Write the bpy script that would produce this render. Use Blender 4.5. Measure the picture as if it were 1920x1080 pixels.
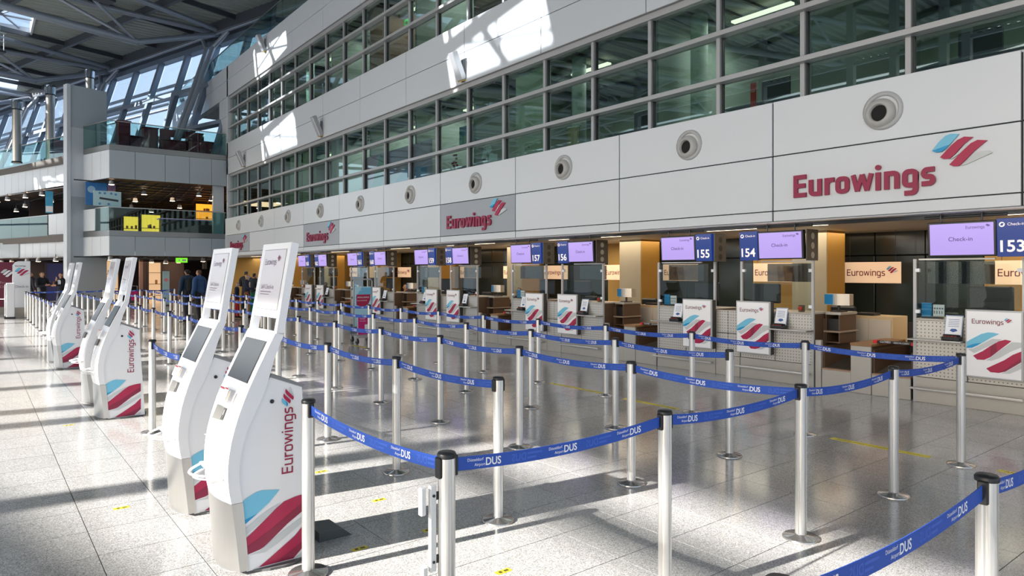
import bpy, math, random
from mathutils import Vector, Matrix
random.seed(7)
SC = bpy.context.scene
COL = SC.collection
for o in list(bpy.data.objects): bpy.data.objects.remove(o)

# ------------------------------------------------------------------ camera, light, exposure
cam = bpy.data.cameras.new('camera'); cam.sensor_width = 36.0; cam.lens = 1284 / 1920 * 36
cam.shift_y = -30 / 1920; cam.clip_end = 400
camo = bpy.data.objects.new('camera', cam); COL.objects.link(camo)
camo.location = (0, 0, 1.70); camo.rotation_euler = (math.radians(90), 0, math.radians(-38.1))
SC.camera = camo
W = bpy.data.worlds.new('sky'); SC.world = W; W.use_nodes = True
wn = W.node_tree; wn.nodes.clear()
bg = wn.nodes.new('ShaderNodeBackground'); wo = wn.nodes.new('ShaderNodeOutputWorld')
sk = wn.nodes.new('ShaderNodeTexSky'); sk.sky_type = 'NISHITA'; sk.sun_disc = False
sk.sun_elevation = math.radians(26); sk.sun_rotation = math.radians(-97); sk.dust_density = 3.0; sk.air_density = 1.0
mixw = wn.nodes.new('ShaderNodeMix'); mixw.data_type = 'RGBA'; mixw.inputs[0].default_value = 0.6
mixw.inputs[7].default_value = (3.1, 3.75, 4.7, 1)      # thin bright cloud veil
wn.links.new(sk.outputs[0], mixw.inputs[6]); wn.links.new(mixw.outputs[2], bg.inputs[0])
bg.inputs[1].default_value = 0.34
wn.links.new(bg.outputs[0], wo.inputs[0])
SUN_D = Vector((1, -0.128, -0.488)).normalized()
sl = bpy.data.lights.new('sun', 'SUN'); sl.energy = 17.0; sl.angle = math.radians(0.53); sl.color = (1, 0.965, 0.91)
so = bpy.data.objects.new('sun', sl); COL.objects.link(so); so.rotation_euler = SUN_D.to_track_quat('-Z', 'Y').to_euler()
so.location = (-20, 2, 12)
SC.view_settings.view_transform = 'Standard'; SC.view_settings.look = 'None'
SC.view_settings.gamma = 1; SC.view_settings.use_curve_mapping = False; SC.view_settings.exposure = 0.12
cy = SC.cycles
cy.max_bounces = 8; cy.diffuse_bounces = 4; cy.glossy_bounces = 4; cy.transmission_bounces = 6; cy.transparent_max_bounces = 16
cy.sample_clamp_indirect = 6; cy.caustics_reflective = False; cy.caustics_refractive = False; cy.use_denoising = True

# ------------------------------------------------------------------ helpers
def lin(c):
    return tuple(((x / 255) / 12.92 if x / 255 <= .04045 else ((x / 255 + .055) / 1.055) ** 2.4) for x in c)
MATS = {}
def mat(name, rgb, rough=.5, metal=0., noise=0., nscale=20., emit=0., spec=.5, bump=0., aniso=None):
    """principled material whose colour is broken up by a procedural noise"""
    if name in MATS: return MATS[name]
    m = bpy.data.materials.new(name); m.use_nodes = True; nt = m.node_tree; b = nt.nodes['Principled BSDF']
    c = lin(rgb) + (1,)
    b.inputs['Base Color'].default_value = c; b.inputs['Roughness'].default_value = rough; b.inputs['Metallic'].default_value = metal
    b.inputs['Specular IOR Level'].default_value = spec
    if emit:
        if emit >= .45: b.inputs['Base Color'].default_value = tuple(x * .12 for x in c[:3]) + (1,)
        b.inputs['Emission Color'].default_value = c; b.inputs['Emission Strength'].default_value = emit
    if noise or bump:
        tc = nt.nodes.new('ShaderNodeTexCoord'); mp = nt.nodes.new('ShaderNodeMapping')
        if aniso: mp.inputs['Scale'].default_value = aniso
        nz = nt.nodes.new('ShaderNodeTexNoise'); nz.inputs['Scale'].default_value = nscale; nz.inputs['Detail'].default_value = 3
        nt.links.new(tc.outputs['Object'], mp.inputs[0]); nt.links.new(mp.outputs[0], nz.inputs['Vector'])
        if noise:
            r = nt.nodes.new('ShaderNodeMapRange'); r.inputs[3].default_value = 1 - noise; r.inputs[4].default_value = 1 + noise
            nt.links.new(nz.outputs[0], r.inputs[0])
            mx = nt.nodes.new('ShaderNodeVectorMath'); mx.operation = 'SCALE'; mx.inputs[0].default_value = c[:3]
            nt.links.new(r.outputs[0], mx.inputs[3]); nt.links.new(mx.outputs[0], b.inputs['Base Color'])
        if bump:
            bp = nt.nodes.new('ShaderNodeBump'); bp.inputs['Strength'].default_value = bump; bp.inputs['Distance'].default_value = .01
            nt.links.new(nz.outputs[0], bp.inputs['Height']); nt.links.new(bp.outputs[0], b.inputs['Normal'])
    MATS[name] = m
    return m
def glassmat(name, tint, gloss=.02, base=.08):
    if name in MATS: return MATS[name]
    m = bpy.data.materials.new(name); m.use_nodes = True; nt = m.node_tree; nt.nodes.clear()
    o = nt.nodes.new('ShaderNodeOutputMaterial'); mx = nt.nodes.new('ShaderNodeMixShader')
    t = nt.nodes.new('ShaderNodeBsdfTransparent'); t.inputs[0].default_value = lin(tint) + (1,)
    g = nt.nodes.new('ShaderNodeBsdfGlossy'); g.inputs['Roughness'].default_value = gloss; g.inputs[0].default_value = (.93, 1, .98, 1)
    lf = nt.nodes.new('ShaderNodeLayerWeight'); lf.inputs[0].default_value = .5
    lw = nt.nodes.new('ShaderNodeMath'); lw.operation = 'POWER'; lw.inputs[1].default_value = 4.0; nt.links.new(lf.outputs['Facing'], lw.inputs[0])
    r = nt.nodes.new('ShaderNodeMapRange'); r.inputs[3].default_value = base; r.inputs[4].default_value = 1.0
    nt.links.new(lw.outputs[0], r.inputs[0]); nt.links.new(r.outputs[0], mx.inputs[0])
    nt.links.new(t.outputs[0], mx.inputs[1]); nt.links.new(g.outputs[0], mx.inputs[2]); nt.links.new(mx.outputs[0], o.inputs[0])
    MATS[name] = m
    return m

class MB:
    """collects shapes and links them as ONE mesh object"""
    def __init__(s): s.v = []; s.f = []; s.sm = []; s.mi = []; s.m = 0
    def add(s, vs, fs, smooth=False):
        n = len(s.v); s.v += [tuple(p) for p in vs]
        for f in fs: s.f.append(tuple(i + n for i in f)); s.sm.append(smooth); s.mi.append(s.m)
        return s
    def box(s, x0, x1, y0, y1, z0, z1, M=None, ch=0):
        if not ch:
            vs = [Vector((x, y, z)) for z in (z0, z1) for y in (y0, y1) for x in (x0, x1)]
            fs = [(0, 2, 3, 1), (4, 5, 7, 6), (0, 1, 5, 4), (2, 6, 7, 3), (0, 4, 6, 2), (1, 3, 7, 5)]
        else:
            c = Vector(((x0 + x1) / 2, (y0 + y1) / 2, (z0 + z1) / 2)); h = (abs(x1 - x0) / 2, abs(y1 - y0) / 2, abs(z1 - z0) / 2)
            ch = min(ch, *[k * .9 for k in h]); vs = []; idx = {}
            for sx in (-1, 1):
                for sy in (-1, 1):
                    for sz in (-1, 1):
                        for a in range(3):
                            p = [sx * (h[0] - ch), sy * (h[1] - ch), sz * (h[2] - ch)]
                            p[a] = (sx, sy, sz)[a] * h[a]; idx[(sx, sy, sz, a)] = len(vs); vs.append(c + Vector(p))
            fs = []
            for a in range(3):
                b, d = [(1, 2), (2, 0), (0, 1)][a]
                for sg in (-1, 1):
                    q = []
                    for (p1, p2) in ((-1, -1), (1, -1), (1, 1), (-1, 1)):
                        k = [0, 0, 0]; k[a] = sg; k[b] = p1; k[d] = p2; q.append(idx[(k[0], k[1], k[2], a)])
                    fs.append(q if sg > 0 else q[::-1])
                for s1 in (-1, 1):
                    for s2 in (-1, 1):
                        k = [0, 0, 0]; k[b] = s1; k[d] = s2; k1 = k[:]; k1[a] = -1; k2 = k[:]; k2[a] = 1
                        fs.append((idx[(*k1, b)], idx[(*k2, b)], idx[(*k2, d)], idx[(*k1, d)]))
            for sx in (-1, 1):
                for sy in (-1, 1):
                    for sz in (-1, 1): fs.append(tuple(idx[(sx, sy, sz, a)] for a in range(3)))
        if M is not None: vs = [M @ p for p in vs]
        return s.add(vs, fs)
    def tube(s, p, q, r, n=10, r2=None, caps=True):
        p = Vector(p); q = Vector(q); d = (q - p).normalized(); a = d.orthogonal().normalized(); b = d.cross(a); r2 = r if r2 is None else r2
        c = [(math.cos(2 * math.pi * i / n), math.sin(2 * math.pi * i / n)) for i in range(n)]
        A = [p + (a * x + b * y) * r for x, y in c]; B = [q + (a * x + b * y) * r2 for x, y in c]
        s.add(A + B, [(i, (i + 1) % n, n + (i + 1) % n, n + i) for i in range(n)], True)
        if caps: s.add(A, [tuple(range(n))[::-1]]); s.add(B, [tuple(range(n))])
        return s
    def path(s, pts, r, n=8, closed=False):
        pts = [Vector(p) for p in pts]; N = len(pts); ring = []; up = Vector((0.03, .05, 1))
        for i, p in enumerate(pts):
            d = (pts[(i + 1) % N] - pts[i - 1]) if closed else (pts[min(i + 1, N - 1)] - pts[max(i - 1, 0)])
            d.normalize(); a = d.cross(up)
            a = a.normalized() if a.length > 1e-4 else Vector((1, 0, 0)); b = d.cross(a)
            ring += [p + (a * math.cos(2 * math.pi * k / n) + b * math.sin(2 * math.pi * k / n)) * r for k in range(n)]
        fs = [(i * n + k, i * n + (k + 1) % n, ((i + 1) % N) * n + (k + 1) % n, ((i + 1) % N) * n + k) for i in range(N if closed else N - 1) for k in range(n)]
        s.add(ring, fs, True)
        if not closed: s.add(ring[:n], [tuple(range(n))]); s.add(ring[-n:], [tuple(range(n))])
        return s
    def lathe(s, prof, c=(0, 0, 0), n=20, M=None, smooth=True):
        vs = [Vector((r * math.cos(2 * math.pi * k / n), r * math.sin(2 * math.pi * k / n), z)) for r, z in prof for k in range(n)]
        vs = [(M @ p if M is not None else p) + Vector(c) for p in vs]
        return s.add(vs, [(i * n + k, i * n + (k + 1) % n, (i + 1) * n + (k + 1) % n, (i + 1) * n + k) for i in range(len(prof) - 1) for k in range(n)], smooth)
    def prism(s, poly, F, d0, d1, caps=True):
        """poly in the (u,v) plane of frame F, from depth d0 to d1 along its normal"""
        n = len(poly); A = [F(x, y, d0) for x, y in poly]; B = [F(x, y, d1) for x, y in poly]
        s.add(A + B, [(i, (i + 1) % n, n + (i + 1) % n, n + i) for i in range(n)])
        if caps: s.add(A, [tuple(range(n))[::-1]]); s.add(B, [tuple(range(n))])
        return s
    def flat(s, poly, F, d=0.): return s.add([F(x, y, d) for x, y in poly], [tuple(range(len(poly)))])
    def sphere(s, c, rx, ry, rz, n=10, m=6):
        prof = [(math.sin(math.pi * i / m), -math.cos(math.pi * i / m)) for i in range(m + 1)]
        vs = [Vector((c[0] + rx * r * math.cos(2 * math.pi * k / n), c[1] + ry * r * math.sin(2 * math.pi * k / n), c[2] + rz * z)) for r, z in prof for k in range(n)]
        return s.add(vs, [(i * n + k, i * n + (k + 1) % n, (i + 1) * n + (k + 1) % n, (i + 1) * n + k) for i in range(m) for k in range(n)], True)
    def text(s, t, F, x, y, w=None, h=None, d=0., ext=0., bold=0., center=False, sx=1.):
        pts, fs, TW, TH = glyphs(t, bold) if isinstance(t, str) else t
        k = (w / TW) if w else (h / TH); kx = k * sx
        if center: x -= TW * kx / 2
        pts = [(p[0], p[1], p[2] if len(p) > 2 else 0.) for p in pts]
        if not ext: s.add([F(x + a * kx, y + b * k, d + e * .4) for a, b, e in pts], fs)
        else:
            from collections import Counter
            s.add([F(x + a * kx, y + b * k, d + ext + e) for a, b, e in pts], fs)
            cnt = {}
            for f in fs:
                for i in range(len(f)):
                    e = (f[i], f[(i + 1) % len(f)]); r = (e[1], e[0])
                    if r in cnt: del cnt[r]
                    else: cnt[e] = 1
            for a, b in cnt:
                q = [pts[a], pts[b]]
                s.add([F(x + q[0][0] * kx, y + q[0][1] * k, d), F(x + q[1][0] * kx, y + q[1][1] * k, d), F(x + q[1][0] * kx, y + q[1][1] * k, d + ext + q[1][2]), F(x + q[0][0] * kx, y + q[0][1] * k, d + ext + q[0][2])], [(0, 1, 2, 3)])
        return s
    def mesh(s, name, mats):
        me = bpy.data.meshes.new(name); me.from_pydata(s.v, [], s.f)
        for m in (mats if isinstance(mats, (list, tuple)) else [mats]): me.materials.append(m)
        me.polygons.foreach_set('use_smooth', s.sm); me.polygons.foreach_set('material_index', s.mi); me.update()
        return me
    def build(s, name, mats, parent=None, **kw):
        o = bpy.data.objects.new(name, s.mesh(name, mats)); COL.objects.link(o)
        if parent: o.parent = parent
        for k, v in kw.items(): o[k] = v
        return o

_G = {}
def glyphs(t, bold=0.):
    if t == 'Eurowings': return brand_letters(bold)
    key = (t, bold)
    if key not in _G:
        cu = bpy.data.curves.new('lettering', 'FONT'); cu.body = t; cu.size = 1; cu.resolution_u = 3; cu.offset = bold; cu.fill_mode = 'FRONT'
        o = bpy.data.objects.new('lettering', cu); COL.objects.link(o)
        dg = bpy.context.evaluated_depsgraph_get(); dg.update()
        me = bpy.data.meshes.new_from_object(o.evaluated_get(dg))
        v = [(p.co.x, p.co.y) for p in me.vertices]; f = [tuple(p.vertices) for p in me.polygons]
        x0 = min(p[0] for p in v); y0 = 0.
        v = [(a - x0, b - y0) for a, b in v]
        _G[key] = (v, f, max(p[0] for p in v), max(p[1] for p in v))
        bpy.data.objects.remove(o); bpy.data.curves.remove(cu); bpy.data.meshes.remove(me)
    return _G[key]
def stroke(pts, w, closed=False):
    n = len(pts); P = [Vector((a, b_)) for a, b_ in pts]; L = []; R = []
    for i in range(n):
        d0 = (P[i] - P[i - 1]) if (i or closed) else None; d1 = (P[(i + 1) % n] - P[i]) if (i < n - 1 or closed) else None
        if d0 is None: d0 = d1
        if d1 is None: d1 = d0
        d0 = d0.normalized(); d1 = d1.normalized(); m = (d0 + d1).normalized(); nn = Vector((-m.y, m.x)); k = w / 2 / max(.45, nn.dot(Vector((-d0.y, d0.x))))
        L.append(P[i] + nn * k); R.append(P[i] - nn * k)
    v = [tuple(p) for q in zip(L, R) for p in q]; f = [(2 * i, 2 * i + 1, 2 * ((i + 1) % n) + 1, 2 * ((i + 1) % n)) for i in range(n if closed else n - 1)]
    return v, f
def arcp(cx, cy_, rx, ry, a0, a1, n=5): return [(cx + rx * math.cos(math.radians(a0 + (a1 - a0) * i / n)), cy_ + ry * math.sin(math.radians(a0 + (a1 - a0) * i / n))) for i in range(n + 1)]
_BL = {}
def letter_shapes(bold=0.):
    """nine squarish letters of the airline name, x-height 1: list of (points, faces)"""
    t = .20 + bold * 2.2; h = t / 2; hi = 1 - h; out = []; x = 0
    def rr(x0, x1, y0, y1, r): return arcp(x1 - r, y1 - r, r, r, 90, 0) + arcp(x1 - r, y0 + r, r, r, 0, -90) + arcp(x0 + r, y0 + r, r, r, -90, -180) + arcp(x0 + r, y1 - r, r, r, 180, 90)
    def put(parts, adv):
        nonlocal x; v, f = [], []
        for kk, (pv, pf) in enumerate(parts): n = len(v); v += [(a + x, b_, kk * .0012) for a, b_ in pv]; f += [tuple(i + n for i in q) for q in pf]
        out.append((v, f)); x += adv
    r = .19
    put([stroke([(h, 0), (h, 1.36)], t), stroke([(t * .8, h), (.80, h)], t), stroke([(t * .8, .70), (.74, .70)], t), stroke([(t * .8, 1.36 - h), (.80, 1.36 - h)], t)], .80 + .17)
    w = .80
    put([stroke([(h, 1), (h, r + h)] + arcp(h + r, h + r, r, r, 180, 270)[1:] + [(w - h, h)], t), stroke([(w - h, 0), (w - h, 1)], t)], w + .18)
    put([stroke([(h, 0), (h, 1)], t), stroke([(h, .60)] + arcp(h + .26, .60, .26, hi - .60, 180, 90)[1:] + [(.57, hi)], t)], .57 + .08)
    put([stroke(rr(h, w - h, h, hi, r), t, True)], w + .09)
    q = t * .46
    put([stroke([(q, 1), (.36, .06)], t * .9), stroke([(.36, .06), (.63, .98)], t * .86), stroke([(.63, .98), (.90, .06)], t * .9), stroke([(.90, .06), (1.26 - q, 1)], t * .86)], 1.26 + .11)
    put([stroke([(h, 0), (h, 1)], t), ([(h + math.cos(k * math.pi / 5) * h * 1.15, 1.27 + math.sin(k * math.pi / 5) * h * 1.15) for k in range(10)], [tuple(range(10))])], t + .19)
    put([stroke([(h, 0), (h, 1)], t), stroke([(t * .8, hi), (w - h - r, hi)] + arcp(w - h - r, hi - r, r, r, 90, 0)[1:] + [(w - h, 0)], t)], w + .14)
    put([stroke(rr(h, w - h, h, hi, r), t, True), stroke([(w - h, hi - .05), (w - h, -.10)] + arcp(w - h - r, -.10, r, r, 0, -90)[1:] + [(.12, -.10 - r)], t)], w + .14)
    put([stroke([(.64, hi), (.32, hi)] + arcp(.30, hi - .19, .30 - h, .19, 90, 180)[1:] + arcp(.30, .69, .30 - h, .19, 180, 270)[1:] + [(.40, .5)] + arcp(.40, .31, .30 - h, .19, 90, 0)[1:] + arcp(.40, h + .19, .30 - h, .19, 0, -90)[1:] + [(.03, h)], t)], .70)
    return out
def brand_letters(bold=0.):
    if bold not in _BL:
        v, f = [], []
        for a, b_ in letter_shapes(bold): n = len(v); v += a; f += [tuple(i + n for i in q) for q in b_]
        _BL[bold] = (v, f, max(p[0] for p in v), 1.36)
    return _BL[bold]
def frame(o, u, v):
    o = Vector(o); u = Vector(u).normalized(); v = Vector(v).normalized(); n = u.cross(v)
    return lambda x, y, d=0.: o + u * x + v * y + n * d
def tag(o, label=None, cat=None, group=None, kind=None):
    if label: o['label'] = label
    if cat: o['category'] = cat
    if group: o['group'] = group
    if kind: o['kind'] = kind
    return o
def empty(name, loc, label=None, cat=None, group=None, rz=0, kind=None):
    o = bpy.data.objects.new(name, None); COL.objects.link(o); o.location = loc; o.rotation_euler.z = rz; o.empty_display_size = .1
    return tag(o, label, cat, group, kind)
CH = {}
def kids(o): return [c for c in o.children]
def dup(o, loc=None, rz=None, label=None, group=None, parent=None):
    c = o.copy(); COL.objects.link(c)
    if parent: c.parent = parent
    if loc is not None: c.location = loc
    if rz is not None: c.rotation_euler.z = rz
    if label: c['label'] = label
    if group: c['group'] = group
    for k in kids(o): dup(k, parent=c)
    return c
def struct(name): return empty(name, (0, 0, 0), kind='structure')
def clip(poly, x0, x1, y0, y1):
    for ax, lim, sg in ((0, x0, 1), (0, x1, -1), (1, y0, 1), (1, y1, -1)):
        out = []
        for i in range(len(poly)):
            a, b = poly[i - 1], poly[i]; ia = (a[ax] - lim) * sg >= 0; ib = (b[ax] - lim) * sg >= 0
            if ia != ib:
                t = (lim - a[ax]) / (b[ax] - a[ax]); out.append((a[0] + (b[0] - a[0]) * t, a[1] + (b[1] - a[1]) * t))
            if ib: out.append(b)
        poly = out
        if len(poly) < 3: return []
    return poly
def stripe(x, y, w, h, lean=.5):
    """leaf-like tail stripe: pointed lower left and upper right tips, rounded at the other two corners"""
    def bz(a, b, c, n=6): return [((1 - t) ** 2 * a[0] + 2 * t * (1 - t) * b[0] + t * t * c[0], (1 - t) ** 2 * a[1] + 2 * t * (1 - t) * b[1] + t * t * c[1]) for t in [i / n for i in range(n + 1)]]
    p = [(0, 0)] + bz((lean * .74, .72), (lean * 1.0, 1), (lean * 1.45, 1)) + [(1, 1)] + bz((1 - lean * .74, .28), (1 - lean * 1.0, 0), (1 - lean * 1.45, 0))
    return [(x + a * w, y + b * h) for a, b in p]
CYAN = mat('cyan print', (118, 196, 226), .4); CYAN2 = mat('deep cyan print', (20, 150, 205), .4); MAROON = mat('maroon print', (176, 25, 74), .4, noise=.04)
MARO2 = mat('dark maroon print', (138, 24, 62), .4); GREYP = mat('silver grey print', (202, 206, 208), .4); GREYP2 = mat('pale grey print', (226, 228, 230), .4)
BRAND = [MAROON, CYAN, CYAN2, MARO2, GREYP]
WG = dict(cy=[(0.0, 0.309), (0.07, 0.274), (0.163, 0.274), (0.23, 0.31), (0.30, 0.375), (0.458, 0.537), (0.32, 0.56), (0.232, 0.538), (0.117, 0.448)], cy2=[(0.0, 0.309), (0.07, 0.274), (0.163, 0.274), (0.23, 0.31), (0.295, 0.38)],
  m1=[(0.14, 0.183), (0.197, 0.149), (0.3, 0.141), (0.391, 0.206), (0.547, 0.361), (0.689, 0.455), (0.547, 0.481), (0.435, 0.44), (0.323, 0.354)], m2=[(0.3, 0.04), (0.368, 0.006), (0.458, 0.0), (0.547, 0.072), (0.7, 0.214), (0.915, 0.37), (0.765, 0.397), (0.657, 0.357), (0.525, 0.251)],
  g=[(0.502, 0.002), (0.569, 0.012), (1.0, 0.161), (0.937, 0.202), (0.809, 0.205), (0.7, 0.177), (0.569, 0.057)], g0=[(0.31, 0.13), (0.34, 0.135), (0.458, 0.197), (0.63, 0.335), (0.545, 0.335), (0.42, 0.215)])
ART = dict(g1=[(.02, .405), (.12, .42), (.32, .515), (.48, .59), (.66, .59), (.45, .49), (.14, .35)], g2=[(.36, .255), (.47, .255), (.62, .31), (.8, .41), (1, .49), (1, .56), (.84, .56), (.63, .43), (.46, .31)], g3=[(.64, .075), (.8, .085), (1, .17), (1, .26), (.73, .11)],
  cy=[(-.02, .42), (.10, .43), (.21, .475), (.32, .53), (.45, .60), (.61, .67), (.5, .685), (.4, .685), (.28, .655), (.12, .58), (-.02, .51)], cy2=[(-.02, .42), (.10, .43), (.21, .475), (.28, .52), (.12, .49), (-.02, .44)],
  m1=[(.12, .31), (.2, .255), (.33, .258), (.45, .31), (.62, .43), (.83, .575), (.72, .59), (.6, .56), (.45, .48), (.3, .39)], m1d=[(.45, .31), (.57, .395), (.55, .535), (.45, .48)], m2=[(.37, .13), (.45, .08), (.6, .08), (.72, .11), (1, .27), (1, .43), (.85, .37), (.7, .28), (.5, .19)], m2d=[(.6, .08), (.72, .11), (1, .27), (1, .33), (.74, .16)])
def wing(mb, F, x, y, w, d=0., ext=0., dark=True):
    """small tail logo: cyan, two maroon stripes and grey shadows, w wide; material slots as BRAND"""
    for k, m, dd in (('g', 4, 0), ('g0', 4, 0), ('cy', 1, .0007), ('m1', 0, .0014), ('m2', 0, .0021), ('cy2', 2, .0028)):
        mb.m = m; p = [(x + a * w, y + b_ * w * 1.12) for a, b_ in WG[k]]
        if ext: mb.prism(p, F, d + dd, d + dd + ext)
        else: mb.flat(p, F, d + dd)
    mb.m = 0
def art(mb, F, w, h):
    """big tail-stripe artwork clipped to a w by h sheet; slots as BRAND"""
    for k, m, dd in (('g1', 4, .001), ('g2', 4, .001), ('g3', 4, .001), ('cy', 1, .0018), ('cy2', 2, .0026), ('m1', 0, .0018), ('m1d', 3, .0026), ('m2', 0, .0018), ('m2d', 3, .0026)):
        p = clip([(a * w, b_ * h) for a, b_ in ART[k]], 0, w, 0, h)
        if p: mb.m = m; mb.flat(p, F, dd)
    mb.m = 0

# common materials
PANEL = mat('white enamelled panel', (204, 210, 216), .26, noise=.015, nscale=1.5, bump=.015)
PANELF = mat('fascia panel enamel', (216, 221, 226), .22, noise=.015, nscale=1.2, bump=.02)
JOINT = mat('dark joint', (42, 42, 44), .7)
ALU = mat('window aluminium', (178, 179, 180), .35, .25, noise=.02)
STEEL = mat('brushed steel', (190, 188, 184), .28, .9, noise=.06, nscale=60, aniso=(1, 1, .05))
CHROME = mat('satin post aluminium', (210, 208, 204), .3, .8, noise=.01, nscale=4)
BLACK = mat('black plastic', (24, 24, 26), .4); DARK = mat('dark grey metal', (52, 54, 58), .45, noise=.05)
WHITE = mat('white lacquer', (236, 236, 238), .22, noise=.01); GREYT = mat('grey plastic', (128, 130, 132), .45, noise=.03)
BELT = mat('blue webbing', (36, 80, 176), .6, noise=.05, nscale=90); PRINT = mat('white print', (240, 242, 246), .5); GHOST = mat('show-through print', (58, 98, 196), .6)
OFFG = glassmat('office glass', (212, 228, 222), .012, .11); CLEAR = glassmat('clear glass', (238, 243, 242), .01, .02); RAILG = glassmat('green edged glass', (212, 232, 230), .01, .035)
SKYG = glassmat('roof glass', (246, 250, 254), .02, .03)
GREYB = mat('blue grey cladding', (172, 182, 189), .4, noise=.02, nscale=2); PALEB = mat('balcony panel', (216, 222, 228), .35, noise=.02, nscale=2)
BAND = mat('stainless band', (150, 150, 148), .3, .7, noise=.05, nscale=30, aniso=(.1, .1, 1))
BROWN = mat('dark brown wood', (92, 70, 52), .45, noise=.18, nscale=14, aniso=(1, 1, 6)); OCHRE = mat('ochre wall', (186, 150, 84), .7, noise=.05, nscale=4)
BEIGE = mat('beige plaster', (196, 184, 158), .75, noise=.04, nscale=5); DKW = mat('dark wall', (46, 36, 38), .7, noise=.1, nscale=3)
SOFF = mat('soffit panel', (214, 208, 200), .5, noise=.03); ROOFM = mat('roof deck steel', (150, 156, 150), .5, .2, noise=.05, nscale=2); BEAM = mat('roof beam steel', (74, 78, 84), .45, .2, noise=.05)
TRUSS = mat('truss tube paint', (150, 158, 170), .35, .3, noise=.04)
def lampmat(name, rgb, e): return mat(name, rgb, .5, emit=e)
WARM = lampmat('warm lamp', (255, 220, 184), 34.); WARMS = lampmat('lamp strip', (255, 226, 190), 7.)

# ------------------------------------------------------------------ floor with its tiles
P = .486
fl = struct('floor')
gm = bpy.data.materials.new('polished granite'); gm.use_nodes = True; nt = gm.node_tree; b = nt.nodes['Principled BSDF']
ge = nt.nodes.new('ShaderNodeNewGeometry'); oi = nt.nodes.new('ShaderNodeObjectInfo')
vo = nt.nodes.new('ShaderNodeTexVoronoi'); vo.inputs['Scale'].default_value = 190; nz = nt.nodes.new('ShaderNodeTexNoise'); nz.inputs['Scale'].default_value = 320; nz.inputs['Detail'].default_value = 4
nz2 = nt.nodes.new('ShaderNodeTexNoise'); nz2.inputs['Scale'].default_value = 1.3
for n in (vo, nz, nz2): nt.links.new(ge.outputs['Position'], n.inputs['Vector'])
cr = nt.nodes.new('ShaderNodeValToRGB'); cr.color_ramp.elements[0].position = .0; cr.color_ramp.elements[0].color = (.13, .13, .129, 1)
cr.color_ramp.elements[1].position = .72; cr.color_ramp.elements[1].color = (.56, .548, .53, 1)
e = cr.color_ramp.elements.new(.30); e.color = (.27, .265, .256, 1)
mx = nt.nodes.new('ShaderNodeMath'); mx.operation = 'MULTIPLY_ADD'; mx.inputs[1].default_value = .55
sp = nt.nodes.new('ShaderNodeSeparateColor'); nt.links.new(vo.outputs['Color'], sp.inputs[0]); nt.links.new(sp.outputs[0], mx.inputs[0])
m2 = nt.nodes.new('ShaderNodeMath'); m2.operation = 'MULTIPLY_ADD'; m2.inputs[1].default_value = 1.0; m2.inputs[2].default_value = -.30
nt.links.new(nz.outputs[0], m2.inputs[0]); nt.links.new(m2.outputs[0], mx.inputs[2]); nt.links.new(mx.outputs[0], cr.inputs[0])
va = nt.nodes.new('ShaderNodeMath'); va.operation = 'MULTIPLY_ADD'; va.inputs[1].default_value = .10; va.inputs[2].default_value = .92; nt.links.new(oi.outputs['Random'], va.inputs[0])
sc_ = nt.nodes.new('ShaderNodeVectorMath'); sc_.operation = 'SCALE'; nt.links.new(cr.outputs[0], sc_.inputs[0]); nt.links.new(va.outputs[0], sc_.inputs[3]); nt.links.new(sc_.outputs[0], b.inputs['Base Color'])
rr = nt.nodes.new('ShaderNodeMapRange'); rr.inputs[3].default_value = .10; rr.inputs[4].default_value = .20; nt.links.new(nz2.outputs[0], rr.inputs[0]); nt.links.new(rr.outputs[0], b.inputs['Roughness'])
b.inputs['Specular IOR Level'].default_value = .5
GRAN = gm
GROUT = mat('grout', (58, 55, 52), .8)
MB().box(-14, 14, -9, 75, -.2, -.012).build('screed', GROUT, fl)
t0 = MB().box(0, P - .005, 0, P - .005, -.011, 0).mesh('tile', GRAN)
X0, Y0 = .58 + .0025, 3.30 + .0025
cells = [(i, j) for i in range(-30, 27) for j in range(-25, 100)]
th = math.radians(38.1)
def inwedge(i, j):
    x = X0 + (i + .5) * P; y = Y0 + (j + .5) * P
    d = x * math.sin(th) + y * math.cos(th); r = x * math.cos(th) - y * math.sin(th)
    return d > 2.6 and abs(r / d) < .83, d
near = sorted([(inwedge(i, j)[1], i, j) for i, j in cells if inwedge(i, j)[0]])[:300]
nset = set((i, j) for _, i, j in near)
for _, i, j in near:
    o = bpy.data.objects.new('tile', t0); COL.objects.link(o); o.parent = fl; o.location = (X0 + i * P, Y0 + j * P, 0)
rest = MB(); Q = P - .005
for i, j in cells:
    if (i, j) in nset: continue
    x = X0 + i * P; y = Y0 + j * P
    rest.add([(x, y, -.011), (x + Q, y, -.011), (x + Q, y + Q, -.011), (x, y + Q, -.011), (x, y, 0), (x + Q, y, 0), (x + Q, y + Q, 0), (x, y + Q, 0)],
             [(4, 5, 6, 7), (0, 1, 5, 4), (1, 2, 6, 5), (2, 3, 7, 6), (3, 0, 4, 7)])
rest.build('far_paving', GRAN, fl, kind='stuff')

# ------------------------------------------------------------------ office wall on the right
MOD = 2.985; YS = 2.46
XF, XU, XG = 9.04, 9.75, 9.93
wr = struct('wall_right')
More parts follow.
